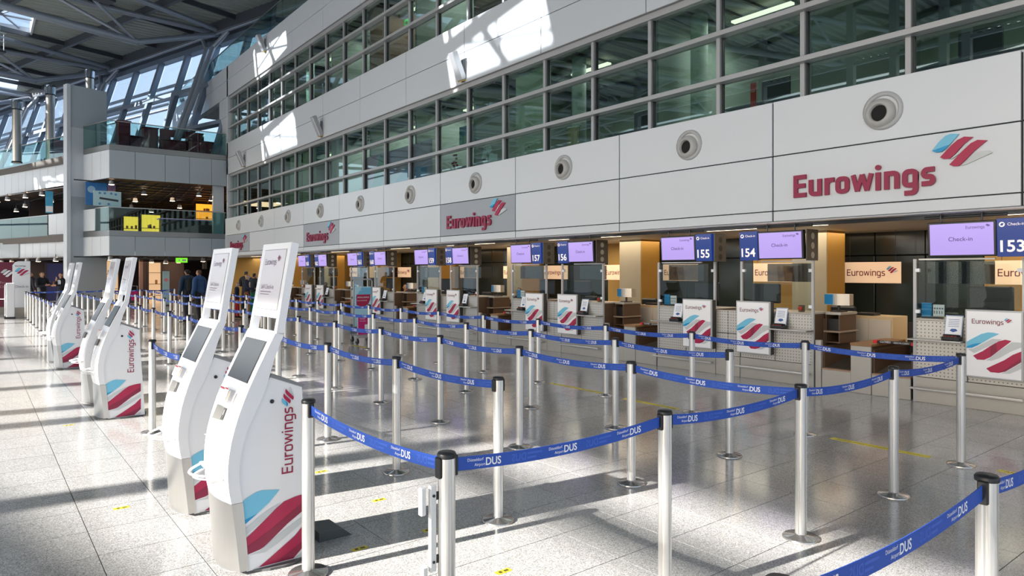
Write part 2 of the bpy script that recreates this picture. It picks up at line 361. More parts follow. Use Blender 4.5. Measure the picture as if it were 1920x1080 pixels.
# bottom fascia: joint backing and panels
MB().box(XF + .03, XF + .5, -9.5, 32.85, 2.43, 4.12).build('backing', JOINT, wr)
for k in range(-4, 10):
    y0 = YS + MOD * k + .012; y1 = YS + MOD * (k + 1) - .012
    if k == 9: y1 = 32.8
    grey = k in (4, 7) or k == 9
    MB().box(XF, XF + .04, y0, y1, 3.368, 4.14, ch=.004).build('panel', PANELF, wr)
    MB().box(XF, XF + .04, y0, y1, 2.58, 3.352, ch=.004).build('panel', mat('grey logo panel', (164, 170, 177), .3, noise=.02, nscale=2) if (k in (3, 6, 9)) else PANELF, wr)
    MB().box(XF, XF + .04, y0, y1, 2.43, 2.566, ch=.004).build('panel', PANELF, wr)
MB().box(XF + .045, XU + .2, -9.5, 32.8, 4.10, 4.135).build('ledge', PANELF, wr)
MB().box(XF + .002, XU + .1, 32.8, 32.86, 2.43, 4.135).build('end_panel', PANELF, wr)
MB().box(XU - .02, XU + .3, -9.5, 35.2, 3.9, 4.12).build('backing', JOINT, wr)
# two spandrels above, two rows of panels each
for zs in ((6.49, 7.27, 8.03), (10.32, 11.12, 11.82)):
    MB().box(XU + .03, XU + .45, -9.5, 35.2, zs[0], zs[2] - .01).build('backing', JOINT, wr)
    for k in range(-5, 9):
        ya = 8.43 + MOD * (k - 1); y1 = ya + MOD - .01
        if k == 8: y1 = 35.2
        for r in range(2): MB().box(XU, XU + .04, ya + .01, y1, zs[r] + (.008 if r else 0), zs[r + 1] - (.008 if not r else 0), ch=.004).build('panel', PANEL, wr)
    MB().box(XU + .0, XG + .05, -9.5, 35.2, zs[0] - .012, zs[0]).build('soffit_strip', mat('strip', (140, 141, 143), .4), wr)
for y in (35.2,):      # end return and its continuation above the terrace
    MB().box(XU, XU + .4, 35.0, 35.22, 4.14, 11.82).build('end_panel', PANEL, wr)
for r in range(2):
    for a, bb in ((35.23, 37.9), (37.92, 40.9), (40.92, 43.9), (43.92, 47)):
        MB().box(XU, XU + .3, a, bb, (10.32, 11.13)[r], (11.115, 11.82)[r]).build('panel', PANEL, wr)
for z0, z1 in ((7.47, 8.4), (8.42, 9.35), (9.37, 10.3)): MB().box(XU, XU + .3, 35.23, 36.5, z0, z1).build('panel', PANEL, wr)
# glazed bands
def band(name, zsill, zb1, zb2, zh):
    w = struct(name)
    ys = [YS + MOD / 2 * k for k in range(-6, 22)]
    ymin, ymax = ys[0], 34.95
    rows = [(zsill, zb1 - .08), (zb1, zb2 - .08), (zb2, zh)]
    for zb in (zb1, zb2): MB().box(XU, XG + .06, ymin, ymax, zb - .08, zb, ch=.004).build('transom', ALU, w)
    MB().box(XU + .06, XG + .06, ymin, ymax, zh, zh + .15).build('head_rail', ALU, w)
    mm = [MB().box(XU + .10, XG + .06, -.035, .035, a, b_).mesh('mullion', ALU) for a, b_ in rows]
    pm = [MB().box(XG, XG + .012, .04, MOD / 2 - .04, a, b_).mesh('pane', OFFG) for a, b_ in rows]
    fm = [MB().box(XG - .03, XG + .03, .037, .06, a, b_).box(XG - .03, XG + .03, MOD / 2 - .06, MOD / 2 - .037, a, b_).mesh('sash', DARK) for a, b_ in rows]
    for y in ys + [34.95]:
        for m in mm:
            o = bpy.data.objects.new('mullion', m); COL.objects.link(o); o.parent = w; o.location.y = y
    for y in ys:
        for m, f in zip(pm, fm):
            o = bpy.data.objects.new('pane', m); COL.objects.link(o); o.parent = w; o.location.y = y
            s_ = bpy.data.objects.new('sash', f); COL.objects.link(s_); s_.parent = w; s_.location.y = y
    return w
band('window_1', 4.12, 4.94, 5.72, 6.36); band('window_2', 8.02, 8.80, 9.59, 10.18)
# rooms behind the glazing
OFW = mat('office wall', (168, 176, 168), .8, noise=.03); OFC = mat('office ceiling', (150, 154, 150), .8, noise=.03); OFL = mat('office wood wall', (120, 84, 62), .6, noise=.15, nscale=10, aniso=(6, 6, 1))
for zf, zc in ((4.0, 6.55), (7.9, 10.4)):
    MB().box(XG + .1, 14.2, -9.5, 35.2, zf - .15, zf).build('floor', mat('office carpet', (70, 72, 74), .9, noise=.1), None, kind='structure')
    orm = struct('ceiling'); MB().box(XG + .2, 14.2, -9.5, 35.2, zc, zc + .1).build('ceiling_slab', OFC, orm)
    MB().box(14.0, 14.2, -9.5, 35.2, zf, zc).build('wall_office', OFW, None, kind='structure')
    for y in (-6.5, -.5, 5.45, 8.45, 14.4, 17.38, 20.3, 23.35, 29.3):
        MB().box(XG + .15, 14.0, y - .05, y + .05, zf, zc).build('wall_office', OFL if (zf > 7 and y in (14.4, 20.3)) else OFW, None, kind='structure')
    sl_ = MB()
    for y in range(-9, 35): sl_.box(XG + .3, 14, y, y + .06, zc - .05, zc).box(XG + .3, 14, y + .5, y + .56, zc - .05, zc)
    sl_.build('ceiling_baffles', DARK, orm, kind='stuff')
    for y in (1.5, 7, 11.4, 16, 19, 22, 26, 31.5):
        al = bpy.data.lights.new('office_fill', 'AREA'); al.shape = 'RECTANGLE'; al.size = 1.6; al.size_y = 2.2; al.energy = 46; al.color = (1, .98, .92); ao = bpy.data.objects.new('office_fill', al); COL.objects.link(ao); ao.location = (11.6, y, zc - .2)  # fill light added to brighten the rooms behind the glazing
        MB().box(11.2, 11.32, y - .6, y + .6, zc - .16, zc - .12).build('strip_light', lampmat('office tube', (255, 244, 220), 2.2), orm)
def flatthing(name, box, m, label, cat, group=None, extra=None):
    t = empty(name, ((box[0] + box[1]) / 2, (box[2] + box[3]) / 2, box[4]), label, cat, group)
    L = t.location
    MB().box(box[0] - L.x, box[1] - L.x, box[2] - L.y, box[3] - L.y, 0, box[5] - L.z, ch=.004).build('board', m, t)
    return t
cols = [mat('poster pink', (214, 150, 190), .5), mat('poster lilac', (190, 170, 214), .5), mat('poster blue', (120, 160, 214), .5), mat('poster green', (120, 168, 140), .5)]
pt = flatthing('wall_poster', (10.02, 10.05, 16.4, 20.8, 4.12, 5.42), mat('poster base', (206, 176, 208), .5, noise=.2, nscale=.8), 'large pastel pink and lilac landscape poster behind the lower office windows', 'poster')
pf = frame((-.016, 2.15, 0), (0, -1, 0), (0, 0, 1)); pm = MB()
for i, q in enumerate([[(0, 0), (1.0, 0), (1.0, 1.35), (0, 1.35)], [(1.0, .2), (2.2, .6), (2.2, 1.3), (1.0, 1.0)], [(2.0, 0), (4.1, 0), (4.1, .55), (3, .7), (2.3, .35)], [(.5, 0), (1.2, 0), (1.6, .9), (1.3, 1.3), (.9, .7)]]): pm.m = i; pm.flat(clip(q, 0, 4.3, 0, 1.28), pf, .001 + i * .001)
pm.build('print', cols, pt)
t = flatthing('wall_picture', (10.6, 10.63, 15.2, 15.9, 5.2, 5.72), mat('picture sea', (60, 130, 150), .4, noise=.3, nscale=5), 'small blue and green picture hung behind the office glazing', 'picture')
MB().box(-.016, 0, -.3, .3, .05, .25).build('print', cols[3], t)
t = empty('banner_flag', (10.1, 6.43, 4.14), 'narrow red banner on a stick at the office window above counter 155', 'banner')
MB().box(-.01, .01, -.05, .05, .28, .68, ch=.003).build('cloth', mat('red banner', (214, 52, 30), .6, noise=.05), t); MB().tube((0, 0, 0), (0, 0, .68), .008).build('stick', ALU, t)
MB().text('TOP', frame((-.012, .045, .52), (0, -1, 0), (0, 0, 1)), 0, 0, w=.085).build('lettering', PRINT, t)
t = empty('cardboard_sheet', (10.1, 10.77, 4.14), 'tan cardboard sheet leaning inside the office window above counter 157', 'cardboard')
MB().box(-.01, .01, -.18, .18, 0, .68, M=Matrix.Rotation(.06, 4, 'X'), ch=.002).build('sheet', mat('cardboard', (178, 160, 112), .8, noise=.05), t); MB().box(-.014, .014, -.2, .2, .66, .685, M=Matrix.Rotation(.06, 4, 'X')).build('rim', PRINT, t)
for i, (y, z, a) in enumerate([(13.9, 4.62, .3), (13.72, 4.78, -.5), (13.62, 4.5, .2), (13.85, 4.42, -.2), (13.45, 4.46, .05), (13.9, 4.25, .2)]):
    o = MB().box(-.002, .002, -.09, .09, -.13, .13).build('paper_sheet', PRINT); o.location = (10.02, y, z); o.rotation_euler.x = a
    tag(o, 'white paper sheet taped inside the lower office window, %s of the cluster' % ['upper left', 'topmost', 'middle', 'left lower', 'lone right', 'lowest'][i], 'paper', 'papers taped to the office window')
t = empty('exit_sign', (10.8, 19.03, 9.45), 'glowing green escape sign inside the upper office windows', 'sign')
MB().box(-.03, .03, -.3, .3, 0, .3, ch=.01).build('housing', mat('amber housing', (180, 110, 40), .5), t)
MB().box(-.036, -.03, -.26, .26, .04, .26).build('lit_panel', lampmat('exit green', (40, 200, 60), 1.6), t); MB().box(-.04, -.036, .05, .2, .1, .2).box(-.04, -.036, -.2, -.02, .13, .17).build('pictogram', PRINT, t)
for i, (y, z) in enumerate([(15.5, 4.14), (12.4, 4.14)]):
    t = empty('orchid', (10.2, y, z), ['red flowering pot orchid inside the office window above counter 158', 'red flowering pot orchid beside the vertical blinds of the office window'][i], 'plant', 'orchids on the office sill')
    MB().lathe([(.0, 0), (.06, 0), (.08, .13), (.0, .12)]).build('pot', PRINT, t); MB().path([(0, 0, .1), (0, .03, .35), (0, .0, .55), (0, -.1, .68)], .006, 5).build('stem', mat('stem', (60, 90, 50), .6), t)
    f = MB()
    for k in range(9): f.sphere((random.uniform(-.05, .05), random.uniform(-.12, .08), random.uniform(.4, .72)), .04, .04, .03, 6, 4)
    f.build('blossoms', mat('orchid red', (170, 36, 58), .6), t); MB().sphere((0, .06, .17), .03, .12, .05, 6, 4).sphere((0, -.06, .16), .03, .12, .05, 6, 4).build('leaves', mat('leaf', (50, 84, 48), .6), t)
SLAT = mat('blind slat', (206, 212, 198), .7)
def blind(y0, y1, z0, z1, label):
    t = empty('vertical_blind', (10.12, (y0 + y1) / 2, z0), label, 'blind', 'vertical blinds in the office windows')
    n = int((y1 - y0) / .125); me = MB().box(-.004, .004, -.045, .045, 0, z1 - z0).mesh('slat', SLAT)
    for i in range(n):
        o = bpy.data.objects.new('slat', me); COL.objects.link(o); o.parent = t; o.location.y = -(y1 - y0) / 2 + (i + .5) * .125; o.rotation_euler.z = .75
    MB().box(-.03, .03, -(y1 - y0) / 2, (y1 - y0) / 2, z1 - z0, z1 - z0 + .05).build('rail', ALU, t)
blind(11.5, 12.85, 4.2, 6.3, 'half turned pale vertical blind in the office window above counter 157'); blind(24.9, 26.2, 4.15, 6.35, 'closed pale vertical blind in the distant lower office windows, nearer of two'); blind(26.4, 27.6, 4.15, 6.35, 'closed pale vertical blind in the distant lower office windows, farther of two')
for i, (y, zf) in enumerate([(6.8, 4.), (9.9, 4.), (15.8, 4.), (3.6, 4.), (22.2, 4.)]):
    t = empty('office_desk', (11.4, y, zf), 'grey desk with a dark monitor behind the lower office windows, %s from the right' % ['second', 'third', 'fourth', 'first', 'fifth'][i], 'desk', 'desks in the offices')
    MB().box(-.4, .4, -.8, .8, .70, .74, ch=.005).build('top', GREYT, t)
    for a, c in ((-.35, -.75), (.35, -.75), (-.35, .75), (.35, .75)): MB().tube((a, c, 0), (a, c, .7), .02, 6).build('leg', ALU, t)
    MB().box(-.02, .02, -.28, .28, .85, 1.2, ch=.01).box(-.01, .01, -.03, .03, .74, .86).box(-.1, .1, -.1, .1, .74, .75).build('monitor', BLACK, t)
for i, (y, zf) in enumerate([(7.95, 4.), (1.2, 4.), (11.2, 4.), (26.9, 7.9), (18.0, 4.)]):   # round columns inside
    o = MB().lathe([(.16, 0), (.16, 2.5)], n=16).build('office_column', mat('office column', (196, 206, 198), .6)); o.location = (10.7, y, zf); tag(o, kind='structure')

# terrace balustrade on top of the office block
gb = empty('glass_balustrade', (9.9, 20, 11.82), 'long frameless green glass balustrade on top of the office block', 'balustrade')
gp = MB().box(-.008, .008, .01, 1.48, -.05, 1.05).mesh('glass_panel', RAILG)
for k in range(28):
    o = bpy.data.objects.new('glass_panel', gp); COL.objects.link(o); o.parent = gb; o.location.y = -16 + k * 1.49 + 3
MB().box(-.02, .02, -13, 29, 1.05, 1.08).build('handrail', STEEL, gb); MB().box(-.03, .03, -13, 29, -.06, .06).build('base_rail', DARK, gb)
MB().box(XU + .2, 14.2, -9.5, 47, 11.6, 11.78).build('ceiling_office', mat('terrace slab', (120, 122, 124), .8), None, kind='structure')

# wall uplights on the office block
def uplight(loc, label):
    t = empty('wall_uplight', loc, label, 'wall lamp', 'tubular uplights on the office wall')
    M = Matrix.Translation((-.14, 0, .32)) @ Matrix.Rotation(-.42, 4, 'Y')
    MB().box(-.09, .09, -.11, .11, -.36, .36, M=M, ch=.02).build('housing', mat('lamp silver', (176, 176, 178), .3, .5), t); MB().box(-.07, .07, -.09, .09, -.38, -.36, M=M).build('lens', mat('amber lens', (216, 176, 40), .3), t)
    MB().box(-.14, .0, -.02, .02, .26, .32).build('arm', DARK, t); MB().box(.0, .05, -.05, .05, -.05, .52).build('wall_plate', GREYT, t)
for i, (y, z, L) in enumerate([(14.42, 6.56, 'tubular silver uplight on the lower spandrel nearest the viewer'), (23.42, 6.56, 'tubular silver uplight in the middle of the lower spandrel'), (32.3, 6.56, 'tubular silver uplight at the far end of the lower spandrel'), (29.45, 11.1, 'tubular silver uplight high on the top spandrel under the balustrade')]):
    uplight((XU - .05, y, z), L)

# air nozzles, one per fascia panel
def nozzle(y, label, first=[]):
    if not first:
        t = empty('air_nozzle', (XF, y, 3.74), label, 'air nozzle', 'round air nozzles along the fascia'); R = Matrix.Rotation(-math.pi / 2, 4, 'Y')
        MB().lathe([(.245, 0), (.24, .025), (.20, .035), (.185, .012)], n=28, M=R).build('ring', mat('nozzle ring', (176, 178, 180), .4), t)
        MB().lathe([(.19, .01), (.17, .055), (.13, .09), (.11, .085), (.10, .02)], n=28, M=Matrix.Translation((0, .03, -.03)) @ R).build('eyeball', mat('nozzle eyeball', (176, 176, 174), .4), t)
        MB().lathe([(.115, .03), (.0, .03)], n=20, M=Matrix.Translation((0, .03, -.03)) @ R).build('throat', mat('nozzle throat', (16, 16, 18), .8), t); first.append(t)
    else: dup(first[0], (XF, y, 3.74), label=label)
ORD = ['first', 'second', 'third', 'fourth', 'fifth', 'sixth', 'seventh', 'eighth', 'ninth', 'tenth', 'eleventh', 'twelfth', 'thirteenth', 'fourteenth', 'fifteenth', 'sixteenth', 'seventeenth', 'eighteenth', 'nineteenth', 'twentieth', 'twenty-first', 'twenty-second', 'twenty-third']
for k in range(10): nozzle(YS + MOD * (k + .49), 'round grey air nozzle on the white fascia, %s from the right' % ORD[k])

# fascia lettering
for i, (yr, yl, zb) in enumerate([(3.31, 5.11, 2.735), (12.25, 14.07, 2.74), (21.2, 23.0, 2.745), (30.2, 32.0, 2.745)]):
    t = empty('fascia_lettering', (XF, (yr + yl) / 2, zb), ['large maroon airline lettering with tail stripes on the nearest fascia panel', 'maroon airline lettering on the second grey fascia panel above counter 158', 'maroon airline lettering on the third grey fascia panel above counter 162', 'maroon airline lettering on the farthest grey fascia panel'][i], 'lettering', 'airline names along the fascia')
    F = frame((-.004, (yl - yr) / 2, 0), (0, -1, 0), (0, 0, 1))
    TW = brand_letters(.03)[2]
    for sh in letter_shapes(.03): MB().text((sh[0], sh[1], TW, 1.36), F, 0, 0, w=yl - yr, d=0, ext=.03).build('letter', mat('raised letter maroon', (150, 22, 66), .4), t)
    lg = MB(); wing(lg, F, 1.76, .20, .62, 0, .02); lg.build('tail_stripes', BRAND, t)

# ------------------------------------------------------------------ soffit and back of the check-in hall
ce = struct('ceiling')
MB().box(XF + .05, 14.2, -9.5, 36, 2.44, 2.5).build('soffit', SOFF, ce)
MB().box(9.62, 9.66, -9.5, 33, 2.38, 2.44).build('soffit_rail', DARK, ce); MB().box(9.10, 9.3, -9.5, 33, 2.41, 2.44).build('soffit_rail', PANELF, ce)
for k in range(-2, 8):
    MB().box(10.2, 10.35, 1.0 + 4.3 * k, 3.2 + 4.3 * k, 2.425, 2.44).build('light_slot', WARMS, ce)
for k in range(-2, 9):
    al = bpy.data.lights.new('counter_lamp', 'AREA'); al.shape = 'RECTANGLE'; al.size = 1.2; al.size_y = 3.0; al.energy = 40; al.color = (1, .86, .68)
    ao = bpy.data.objects.new('counter_lamp', al); COL.objects.link(ao); ao.location = (12.0, 3.0 + 4.3 * k, 2.40)
for k in range(-2, 8):
    al = bpy.data.lights.new('front_lamp', 'AREA'); al.shape = 'RECTANGLE'; al.size = .12; al.size_y = 3.2; al.energy = 13; al.color = (1, .96, .9)
    ao = bpy.data.objects.new('front_lamp', al); COL.objects.link(ao); ao.location = (9.2, 2.4 + 4.3 * k, 2.40); ao.rotation_euler.y = -.35
DGL = mat('dark glazed partition', (46, 54, 52), .14, noise=.2, nscale=2)
wb = struct('wall_back')
MB().box(13.35, 13.6, -9.5, 44, 0, 2.5).build('backing', DKW, wb)
for n in range(-3, 8):
    R = 5.21 + 4.3 * n
    MB().box(13.2, 13.35, R + 1.5, R + 3.2, 0, 2.44).build('wall_panel', OCHRE, wb)
    for a, b_ in ((-1.08, -.2), (-.18, .66), (.68, 1.48)):
        MB().box(13.22, 13.30, R + a, R + b_, .0, 2.0, ch=.01).build('glazed_panel', DGL, wb)
        MB().box(13.22, 13.32, R + a, R + b_, 2.02, 2.44).build('glazed_panel', DGL, wb)
    MB().box(11.85, 12.5, R + .89, R + 1.54, 0, 2.44, ch=.01).build('column', BEIGE, wb)
    MB().box(11.87, 12.49, R + .875, R + .888, 0, 2.44).build('column_painted_light', mat('painted lamplight ochre', (178, 132, 54), .6, noise=.05, nscale=4), wb)  # thin sheet added; its ochre is lamp light painted on the beige column side
    MB().box(12.4, 13.3, R + 1.5, R + 1.62, 0, 2.44).build('cross_wall', OCHRE, wb)
MB().box(10.1, 13.3, 36.4, 36.55, 0, 2.44).build('end_wall', OCHRE, wb)
SIGNP = mat('warm-lit sign board', (250, 214, 180), .6, emit=.3); SIGNT = mat('sign maroon', (112, 22, 40), .5)  # warm lamp light is put into the board's peach colour and slight glow
def hsign(y, label, first=[]):
    if first: dup(first[0], (12.8, y, 1.5), label=label); return
    t = empty('hanging_sign', (12.8, y, 1.5), label, 'sign', 'peach airline signs behind the desks'); first.append(t)
    MB().box(-.015, .015, -.49, .49, 0, .38, ch=.003).build('board', SIGNP, t); F = frame((-.017, .47, 0), (0, -1, 0), (0, 0, 1))
    MB().text('Eurowings', F, .02, .13, w=.68, bold=-.01).build('lettering', SIGNT, t)
    lg = MB(); wing(lg, F, .72, .18, .2); lg.build('tail_stripes', BRAND, t)
    for s in (-.4, .4): MB().tube((0, s, .38), (0, s, .94), .004, 5).build('cable', DARK, t)
names = {-1: '153', 0: '155', 1: '157', 2: '159', 3: '161', 4: '163', 5: '165'}
for n in range(-1, 6):
    R = 5.21 + 4.3 * n
    hsign(R + .53, 'peach airline sign hanging behind the %s belt gap from the right' % ORD[n + 1]); hsign(R + 2.44, 'peach airline sign seen through glass of counter %d, %s such counter from the right' % (155 + 2 * n, ORD[n + 1]))

# ------------------------------------------------------------------ check-in counters
pm_ = bpy.data.materials.new('dimpled steel'); pm_.use_nodes = True; nt = pm_.node_tree; b = nt.nodes['Principled BSDF']
b.inputs['Base Color'].default_value = lin((176, 170, 160)) + (1,); b.inputs['Roughness'].default_value = .35; b.inputs['Metallic'].default_value = .55
tc = nt.nodes.new('ShaderNodeTexCoord'); vo = nt.nodes.new('ShaderNodeTexVoronoi'); vo.inputs['Scale'].default_value = 22; vo.inputs['Randomness'].default_value = 0
nt.links.new(tc.outputs['Object'], vo.inputs['Vector'])
rp = nt.nodes.new('ShaderNodeValToRGB'); rp.color_ramp.elements[0].color = lin((126, 122, 116)) + (1,); rp.color_ramp.elements[1].color = lin((196, 192, 185)) + (1,); rp.color_ramp.elements[0].position = .16; rp.color_ramp.elements[1].position = .22
nt.links.new(vo.outputs[0], rp.inputs[0]); nt.links.new(rp.outputs[0], b.inputs['Base Color'])
bp = nt.nodes.new('ShaderNodeBump'); bp.inputs['Strength'].default_value = .4; bp.inputs['Distance'].default_value = .004; nt.links.new(rp.outputs[0], bp.inputs['Height']); nt.links.new(bp.outputs[0], b.inputs['Normal'])
DIMP = pm_
PLNT = mat('plinth steel', (182, 178, 170), .4, .5, noise=.04, nscale=8)
SCRN = lampmat('lilac screen', (184, 160, 236), .85); NUMB = mat('number sign blue', (22, 58, 138), .4, emit=.7); NUMT = mat('number sign pale', (255, 238, 230), .5, emit=.95)
XCN = 9.75
def counter(side):
    """one desk; y runs from its outer end (0) inwards (1.71) for side=1, mirrored for side=-1; origin on the outer end at the floor"""
    s = side
    t = empty('check_in_counter', (XCN, 0, 0), 'x', 'counter', 'check-in counters in a row')
    def B(mb, x0, x1, a, b_, z0, z1, **k): return mb.box(x0, x1, min(a * s, b_ * s), max(a * s, b_ * s), z0, z1, **k)
    B(MB(), .03, 1.0, .01, 1.23, 0, 1.07).build('carcass', BROWN, t)
    B(MB(), .03, 1.0, 1.235, 1.466, 0, 1.06).build('carcass', DKW, t)
    for a, b_, z0, z1 in ((.0, .62, .33, 1.07), (.625, 1.225, .33, 1.07), (1.24, 1.466, .70, 1.07), (1.24, 1.466, .33, .69)): B(MB(), 0, .035, a + .003, b_ - .003, z0, z1, ch=.003).build('front_panel', DIMP, t)
    B(MB(), -.01, .035, 0, 1.228, .0, .325, ch=.003).build('plinth', PLNT, t); B(MB(), -.01, .035, 1.238, 1.466, .0, .325, ch=.003).build('plinth', PLNT, t)
    B(MB(), -.005, .62, 0, 1.23, 1.07, 1.095, ch=.004).build('worktop', mat('worktop steel', (184, 178, 168), .3, .4), t)
    B(MB(), -.22, .02, .0, .62, .82, .84, ch=.004).build('shelf', STEEL, t)
    r = MB()
    B(r, -.16, -.12, .0, 1.24, .18, .21, ch=.005)
    for y in (.06, .62, 1.18): B(r, -.15, .0, y - .015, y + .015, .175, .19)
    r.build('foot_rail', STEEL, t)
    for y in (.015, 1.21): MB().box(-.01, .025, y * s - .018, y * s + .018, .0 if y < 1 else 1.09, 1.87).build('post', ALU, t)
    g = B(MB(), .004, .014, .05, 1.17, 1.12, 1.84).build('glass_screen', CLEAR, t)
    c = MB()
    for y in (.05, 1.17):
        for z in (1.16, 1.70): c.box(-.012, .03, y * s - .025, y * s + .025, z, z + .045)
    c.build('glass_clamp', PRINT, g)
    B(MB(), .05, .09, .04, .9, 1.855, 1.875).build('canopy_rail', STEEL, t)
    B(MB(), .18, .19, .10, .86, 1.55, 1.83).build('inner_glass', glassmat('smoked glass', (150, 140, 128), .02, .06), t)
    q = MB(); B(q, .3, 1.02, -.015, .012, .35, 1.0); q.build('side_panel', BROWN, t)
    return t
def poster(n, y, label, first=[]):
    if first: return dup(first[0], (XCN - .12, y, .41), label=label)
    t = empty('poster_frame', (XCN - .12, y, .41), label, 'poster', 'tail-stripe light boxes on the counters'); first.append(t)
    MB().box(.02, .12, -.295, .295, .01, .82).build('back_box', mat('box slats', (70, 66, 60), .6), t)
    MB().box(.0, .03, -.30, .30, 0, .83, ch=.006).build('frame', ALU, t); F = frame((-.001, .28, .02), (0, -1, 0), (0, 0, 1))
    MB().flat([(0, 0), (.56, 0), (.56, .79), (0, .79)], F, .001).build('sheet', mat('poster white', (246, 247, 250), .25), t)
    a = MB(); art(a, lambda x, y_, d=0.: F(x, y_, d + .001), .56, .79); a.build('stripes', BRAND, t)
    MB().text('Eurowings', F, .055, .64, w=.33, d=.003, bold=-.012).build('lettering', SIGNT, t); a = MB(); wing(a, F, .39, .665, .09, .003); a.build('tail_stripes', BRAND, t)
    return t
def screen(n, y, label, odd):
    """lilac monitor with its blue number panel and the punched end bracket"""
    t = empty('check_in_display', (9.52, y, 1.89), label, 'display', 'lilac check-in displays over the counters')
    s = 1 if odd else -1
    M = Matrix.Rotation(-.06, 4, 'Y')
    ys = (-.36, .36)
    MB().box(0, .08, -.37, .37, .0, .43, M=M, ch=.008).build('housing', BLACK, t)
    F = frame(M @ Vector((-.002, .345, .02)), (0, -1, 0), M @ Vector((0, 0, 1)))
    MB().flat([(0, 0), (.69, 0), (.69, .385), (0, .385)], F, .001).build('lit_panel', SCRN, t)
    SP_ = [mat('screen purple', (62, 36, 96), .5)] * 5
    MB().text('Check-in', F, .21, .17, w=.26, d=.003).build('screen_caption', SP_, t)
    MB().text('Eurowings', F, .40, .315, w=.2, d=.003, bold=-.02).build('screen_name', SP_, t); q = MB(); wing(q, F, .61, .335, .05, .004); q.build('screen_logo', SP_, t)
    o0 = -.375 if odd else .375 + .31
    Fn = frame(M @ Vector((-.004, o0, -.005)), (0, -1, 0), M @ Vector((0, 0, 1)))
    MB().box(.0, .08, o0 - .31, o0, -.01, .44, M=M, ch=.004).build('number_panel', NUMB, t)
    q = MB().text(str(n), Fn, .155, .055, w=.24, d=.003, bold=.02, center=True); q.build('number', NUMT, t)
    MB().text('Check-in', Fn, .11, .36, w=.17, d=.003).build('number_caption', NUMT, t); q = MB()
    q.add([Fn(.055 + .03 * math.cos(k * .5236), .375 + .03 * math.sin(k * .5236), .003) for k in range(12)], [tuple(range(12))]); q.build('disc', NUMT, t)
    MB().add([Fn(.035, .365, .0045), Fn(.05, .392, .0045), Fn(.076, .388, .0045), Fn(.062, .36, .0045)], [(0, 1, 2, 3)]).build('pictogram', NUMB, t)
    yb = (o0 - .31 - .02) if odd else -.39
    br = MB().box(.02, .34, yb - .02, yb, -.02, .44, ch=.004).build('end_bracket', mat('bracket bronze', (74, 68, 60), .5), t)
    h = MB()
    for z in (.06, .20, .34): h.lathe([(.0, .0), (.05, .0)], (.18, yb - .023, z), 14, Matrix.Rotation(math.pi / 2, 4, 'X'))
    h.build('punched_hole', BLACK if odd else mat('pale hole', (176, 168, 150), .6), br)
    for a in (-.2, .25): MB().tube((.06, a, .42), (.06, a, .6), .012, 6).build('hanger', DARK, t)
    MB().tube((.10, -.45, .50), (.10, .45, .50), .018, 6).build('hanger', DARK, t)
    return t
c_odd = None
proto = {}
for n in range(-1, 6):
    R = 5.21 + 4.3 * n; L = R + 2.932
    for side, y, num in ((1, R, 154 + 2 * n), (-1, L, 155 + 2 * n)):
        lab = 'dimpled steel check-in counter with glass screen under sign %d, %s from the right' % (num, ORD[num - 152])
        if side in proto: c = dup(proto[side], (XCN, y, 0), label=lab)
        else: c = proto[side] = counter(side); c.location = (XCN, y, 0); c['label'] = lab
        if num > 152:
            poster(num, y + side * .935, 'framed poster with cyan and maroon stripes on counter %d, %s poster from the right' % (num, ORD[num - 152]))
        else: poster(num, y + side * .935, 'framed striped poster on the counter just outside the right edge')
        ydisp = R + .40 if side == 1 else R + 2.30
        screen(num, ydisp, 'lilac check-in display with blue number %d, %s display from the right' % (num, ORD[num - 152]), side == -1)
# card readers with notices on the small shelves
def reader(y, label, s, first={}):
    if s in first: return dup(first[s], (XCN - .10, y, .84), label=label)
    t = empty('card_reader', (XCN - .10, y, .84), label, 'card reader', 'card readers on the counter shelves'); first[s] = t
    MB().box(-.07, .07, -.10, .10, 0, .05, ch=.01).box(-.05, .05, -.09, .09, .05, .075, M=Matrix.Rotation(.1, 4, 'Y'), ch=.01).build('base', BLACK, t)
    k = MB()
    for i in range(4): k.box(-.06, -.045, -.07 + i * .037, -.045 + i * .037, .045, .058)
    k.build('keys', mat('reader key', (170, 60, 50), .5), t)
    M = Matrix.Translation((.03, 0, .05)) @ Matrix.Rotation(.25, 4, 'Y')
    n_ = MB().box(0, .008, -.10, .10, 0, .27, M=M).build('notice_holder', mat('notice frame', (150, 170, 196), .4), t)
    F = frame(M @ Vector((-.001, .09, .012)), (0, -1, 0), M @ Vector((0, 0, 1)) - M @ Vector((0, 0, 0)))
    MB().flat([(0, 0), (.18, 0), (.18, .245), (0, .245)], F, .001).build('notice', PRINT, n_)
    q = MB()
    for i in range(5): q.flat([(.03, .2 - i * .022), (.15, .2 - i * .022), (.15, .205 - i * .022), (.03, .205 - i * .022)], F, .002)
    q.flat([(.05, .06), (.09, .04), (.14, .06), (.12, .085), (.07, .085)], F, .002); q.build('notice_print', mat('notice blue', (60, 96, 160), .5), n_)
    return t
for n in range(-1, 6):
    R = 5.21 + 4.3 * n
    reader(R + .50, 'black card reader with white notice on counter %d, %s reader from the right' % (154 + 2 * n, ORD[2 * n + 2]), 1); reader(R + 2.45, 'black card reader with white notice on counter %d, %s reader from the right' % (155 + 2 * n, ORD[2 * n + 3]), 1)
